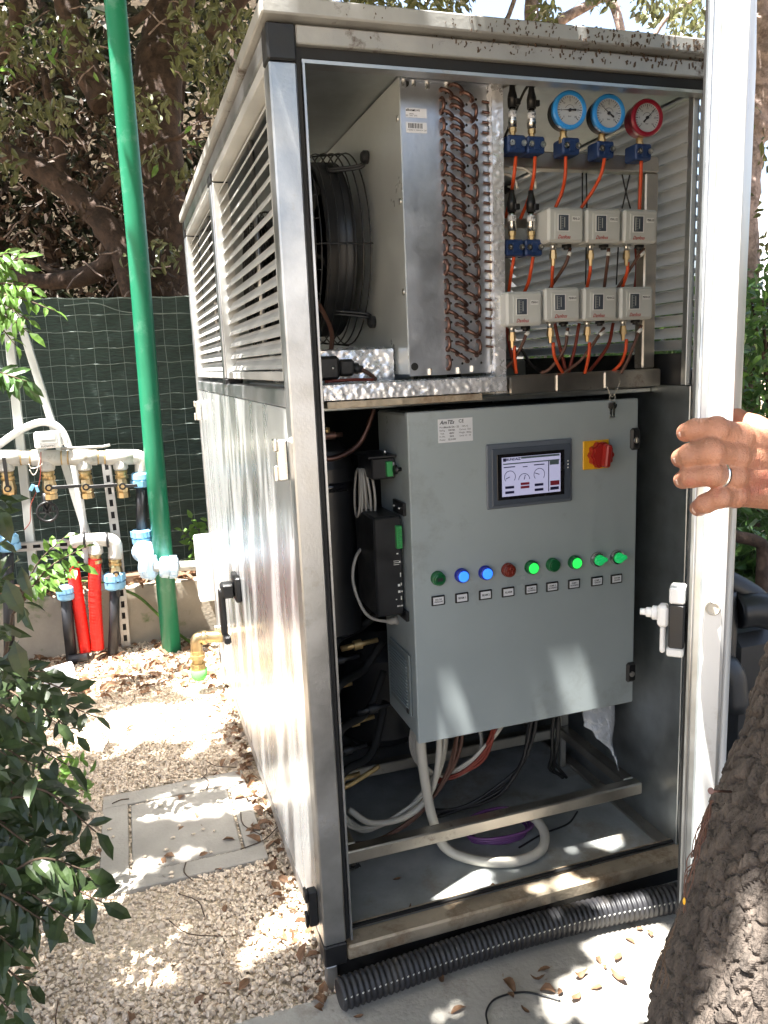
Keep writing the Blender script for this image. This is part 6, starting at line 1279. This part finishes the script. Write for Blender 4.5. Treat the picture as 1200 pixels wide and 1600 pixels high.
for k, (a, b_) in enumerate(FL):
    p = atz(a, b_, gz2+.003); o = bpy.data.objects.new('fallen_leaf', lm_[(k*7) % 5]); COL.objects.link(o); o.location = p; o.rotation_euler = (random.uniform(-.25, .25), random.uniform(-.2, .2), random.uniform(0, 6.28)); s_ = random.uniform(.4, 1.0); o.scale = (s_, s_, s_)
    tag(o, f'dry brown leaf on the concrete below the black conduit, {ORDW[k]} from the left', 'leaf', 'fallen leaves on the concrete')
for k, (a, b_) in enumerate(((735, 1590), (770, 1385), (640, 1420), (620, 1375), (920, 1350), (1000, 1330))):
    p = atz(a, b_, .024); o = bpy.data.objects.new('fallen_leaf', lm_[k % 3]); COL.objects.link(o); o.location = p; o.rotation_euler = (0, 0, random.uniform(0, 6.28)); o.scale = (.4, .4, .4); 
    if k == 0: o.location = atz(560, 1590, gz2+.003)
    tag(o, 'small dry leaf scrap '+('below the left end of the black conduit', 'lying just below the white cable loop', 'lying on the left of the cabinet floor', 'behind the front lip at the far left of the cabinet floor', 'right of the white cable loop', 'in the right corner of the cabinet floor')[k], 'leaf', 'leaf scraps at the cabinet')

# ================================================================== PERSON: arm and hand gripping the door edge
def cone(mm, a, b_, ra, rb, n=14):
    a = np.asarray(a, float); b_ = np.asarray(b_, float); w = b_-a; L = np.linalg.norm(w); w = w/L; u, v, _ = frame(w); vs = []; fs = []
    prof = [(-ra*math.cos(t), ra*math.sin(t)) for t in np.linspace(.12, math.pi/2, 5)]+[(L+rb*math.sin(t), rb*math.cos(t)) for t in np.linspace(0, math.pi/2-.12, 5)]
    for (t, r) in prof:
        for j in range(n): q = 2*math.pi*j/n; vs.append(a+w*t+r*(u*math.cos(q)+v*math.sin(q)))
    k = len(prof)
    for i in range(k-1):
        for j in range(n): fs.append((i*n+j, i*n+(j+1) % n, (i+1)*n+(j+1) % n, (i+1)*n+j))
    fs += [tuple(range(n))[::-1], tuple((k-1)*n+j for j in range(n))]; mm.add(vs, fs, True)
def chain(mm, pts, rad):
    for i in range(len(pts)-1): cone(mm, pts[i], pts[i+1], rad[i], rad[i+1])
person = thing('person', 'bare arm and hand wearing a silver ring, gripping the open door edge', 'person', (.95, -.45, GZ))
hm = MB(); dh = .800
H_ = lambda a, b_, d=0.0: atd(a, b_, dh+d)
# finger: knuckle, middle joint, end joint, tip   (the fingers fold over the edge and hook round the inner lip)
FI = {'index': ([(1152, 684, -.014), (1118, 671, -.034), (1086, 672, -.022), (1072, 676, .004)], [.0140, .0128, .0114, .0100]),
      'middle': ([(1145, 713, -.018), (1110, 706, -.040), (1078, 711, -.028), (1064, 716, .002)], [.0142, .0130, .0116, .0102]),
      'ring': ([(1142, 744, -.016), (1110, 741, -.036), (1080, 745, -.025), (1067, 750, .003)], [.0136, .0122, .0110, .0097]),
      'little': ([(1146, 773, -.010), (1124, 777, -.028), (1102, 787, -.019), (1091, 794, .004)], [.0126, .0112, .0100, .0088])}
for k, (pp, rad) in FI.items():
    q = [H_(*t) for t in pp]; chain(hm, q, rad)
    for i in (1, 2): hm.ball(q[i]-_f*rad[i]*.10, rad[i]*1.07, 14, 10)          # joint swellings
    hm.ball(q[0]-_f*.004, rad[0]*1.12, 14, 10)
wr = H_(1262, 742, .045)
for (a, b_, d), r0, r1 in (((1152, 686, -.012), .0150, .020), ((1146, 713, -.015), .0150, .020), ((1144, 743, -.013), .0145, .019), ((1148, 770, -.007), .0140, .019)):
    k2 = H_(1212, 702+(b_-686)*.78, .016); cone(hm, H_(a, b_, d), k2, r0, .020); cone(hm, k2, wr+V(0, 0, .012-(b_-684)/90*.024), .020, .024)
    cone(hm, H_(a, b_, d)-_f*.011, k2-_f*.017, .0032, .0026, 8)                 # tendon
cone(hm, H_(1175, 704, .008), H_(1175, 757, .008), .021, .020); cone(hm, H_(1205, 704, .014), H_(1205, 762, .016), .023, .021)
chain(hm, [H_(1205, 690, .040), H_(1178, 668, .058), H_(1160, 660, .068), H_(1152, 652, .072)], [.020, .0150, .0125, .0105])          # thumb behind the door
el = V(.66, -.50, 1.02); shd = V(.90, -.42, 1.36)
cone(hm, wr, (wr+el)/2, .029, .040, 18); cone(hm, (wr+el)/2, el, .040, .043, 18)
bo = bpy.data.objects
hand = obj('arm', hm, M['skin'], person)
md = hand.modifiers.new('blend', 'REMESH'); md.mode = 'VOXEL'; md.voxel_size = .0017; md.use_smooth_shade = True
ms_ = hand.modifiers.new('soften', 'SMOOTH'); ms_.factor = .5; ms_.iterations = 5
for k, c in (('index', None), ('middle', None), ('ring', None), ('little', None)):
    pp, rad = FI[k]; a, b_ = H_(*pp[2]), H_(*pp[3]); ax = unit(b_-a); out = unit((CAM-b_)-ax*((CAM-b_)@ax)); sd = np.cross(ax, out); c = a+(b_-a)*.55+out*(rad[3]*1.06)
    nm = MB(); vs = []; n1, n2 = 6, 6
    for i in range(n1+1):
        for j in range(n2+1):
            s = (i/n1-.5)*2; t = (j/n2-.5)*2; e = math.sqrt(max(0, 1-.35*s*s*t*t)); vs.append(c+ax*t*.0066*e+sd*s*.0062*e-out*(s*s*.0030+t*t*.0008))
    nm.add(vs, [(i*(n2+1)+j, (i+1)*(n2+1)+j, (i+1)*(n2+1)+j+1, i*(n2+1)+j+1) for i in range(n1) for j in range(n2)], True); nm.add([q+out*-.0012 for q in map(np.array, vs)], [(i*(n2+1)+j, i*(n2+1)+j+1, (i+1)*(n2+1)+j+1, (i+1)*(n2+1)+j) for i in range(n1) for j in range(n2)], True); obj('nail', nm, M['nail'], person)
a, b_ = H_(*FI['ring'][0][0]), H_(*FI['ring'][0][1]); ax = unit(b_-a); c = a+(b_-a)*.66
m = MB(); m.lathe(c-ax*.0022, ax, [(0, .0139), (.001, .0147), (.0034, .0147), (.0044, .0139)], 30); tag(obj('finger_ring', m, M['silver'], at=tuple(c)), 'plain silver ring on the hand holding the door', 'ring')
# rest of the figure, standing beyond the tree, out of the picture
fb = MB()
chain(fb, [el, shd], [.043, .058]); chain(fb, [shd, shd+V(.10, .12, .02), shd+V(.2, .26, 0)], [.075, .095, .07]); chain(fb, [shd+V(.10, .13, .0), shd+V(.11, .13, -.22), shd+V(.11, .12, -.46), shd+V(.11, .12, -.52)], [.13, .135, .14, .15])
fbo = obj('shirt', fb, mat('grey_shirt', (.16, .17, .19), .85, var=.1, scale=30), person); q = fbo.modifiers.new('blend', 'REMESH'); q.mode = 'VOXEL'; q.voxel_size = .012; q.use_smooth_shade = True
hc = shd+V(.10, .13, .25); hb = MB(); chain(hb, [hc+V(0, 0, -.16), hc+V(0, 0, -.05)], [.055, .055]); hb.ball(hc+V(-.005, 0, .02), (.088, .075, .11), 24, 16); hb.ball(hc+V(-.088, -.03, .0), (.02, .014, .022), 10, 8)
for s_ in (-1, 1): hb.ball(hc+V(.005, .075*s_, .01), (.02, .012, .03), 10, 8)
hbo = obj('head', hb, M['skin'], person); q = hbo.modifiers.new('blend', 'REMESH'); q.mode = 'VOXEL'; q.voxel_size = .006; q.use_smooth_shade = True
hr = MB(); hr.ball(hc+V(.012, 0, .05), (.092, .082, .098), 20, 12); obj('hair', hr, M['black'], person)
lg = MB(); hp = shd+V(.11, .12, -.52)
for s_ in (-1, 1): chain(lg, [hp+V(0, .08*s_, 0), hp+V(-.02, .09*s_, -.42), hp+V(.02, .10*s_, -(hp[2]-GZ-.09))], [.10, .066, .048])
lgo = obj('trousers', lg, mat('dark_trousers', (.03, .035, .05), .85, var=.1), person); q = lgo.modifiers.new('blend', 'REMESH'); q.mode = 'VOXEL'; q.voxel_size = .012; q.use_smooth_shade = True
sh_ = MB()
for s_ in (-1, 1): sh_.ball((hp[0]-.03, hp[1]+.10*s_, GZ+.062), (.13, .05, .045), 16, 8)
obj('shoes', sh_, M['black'], person)
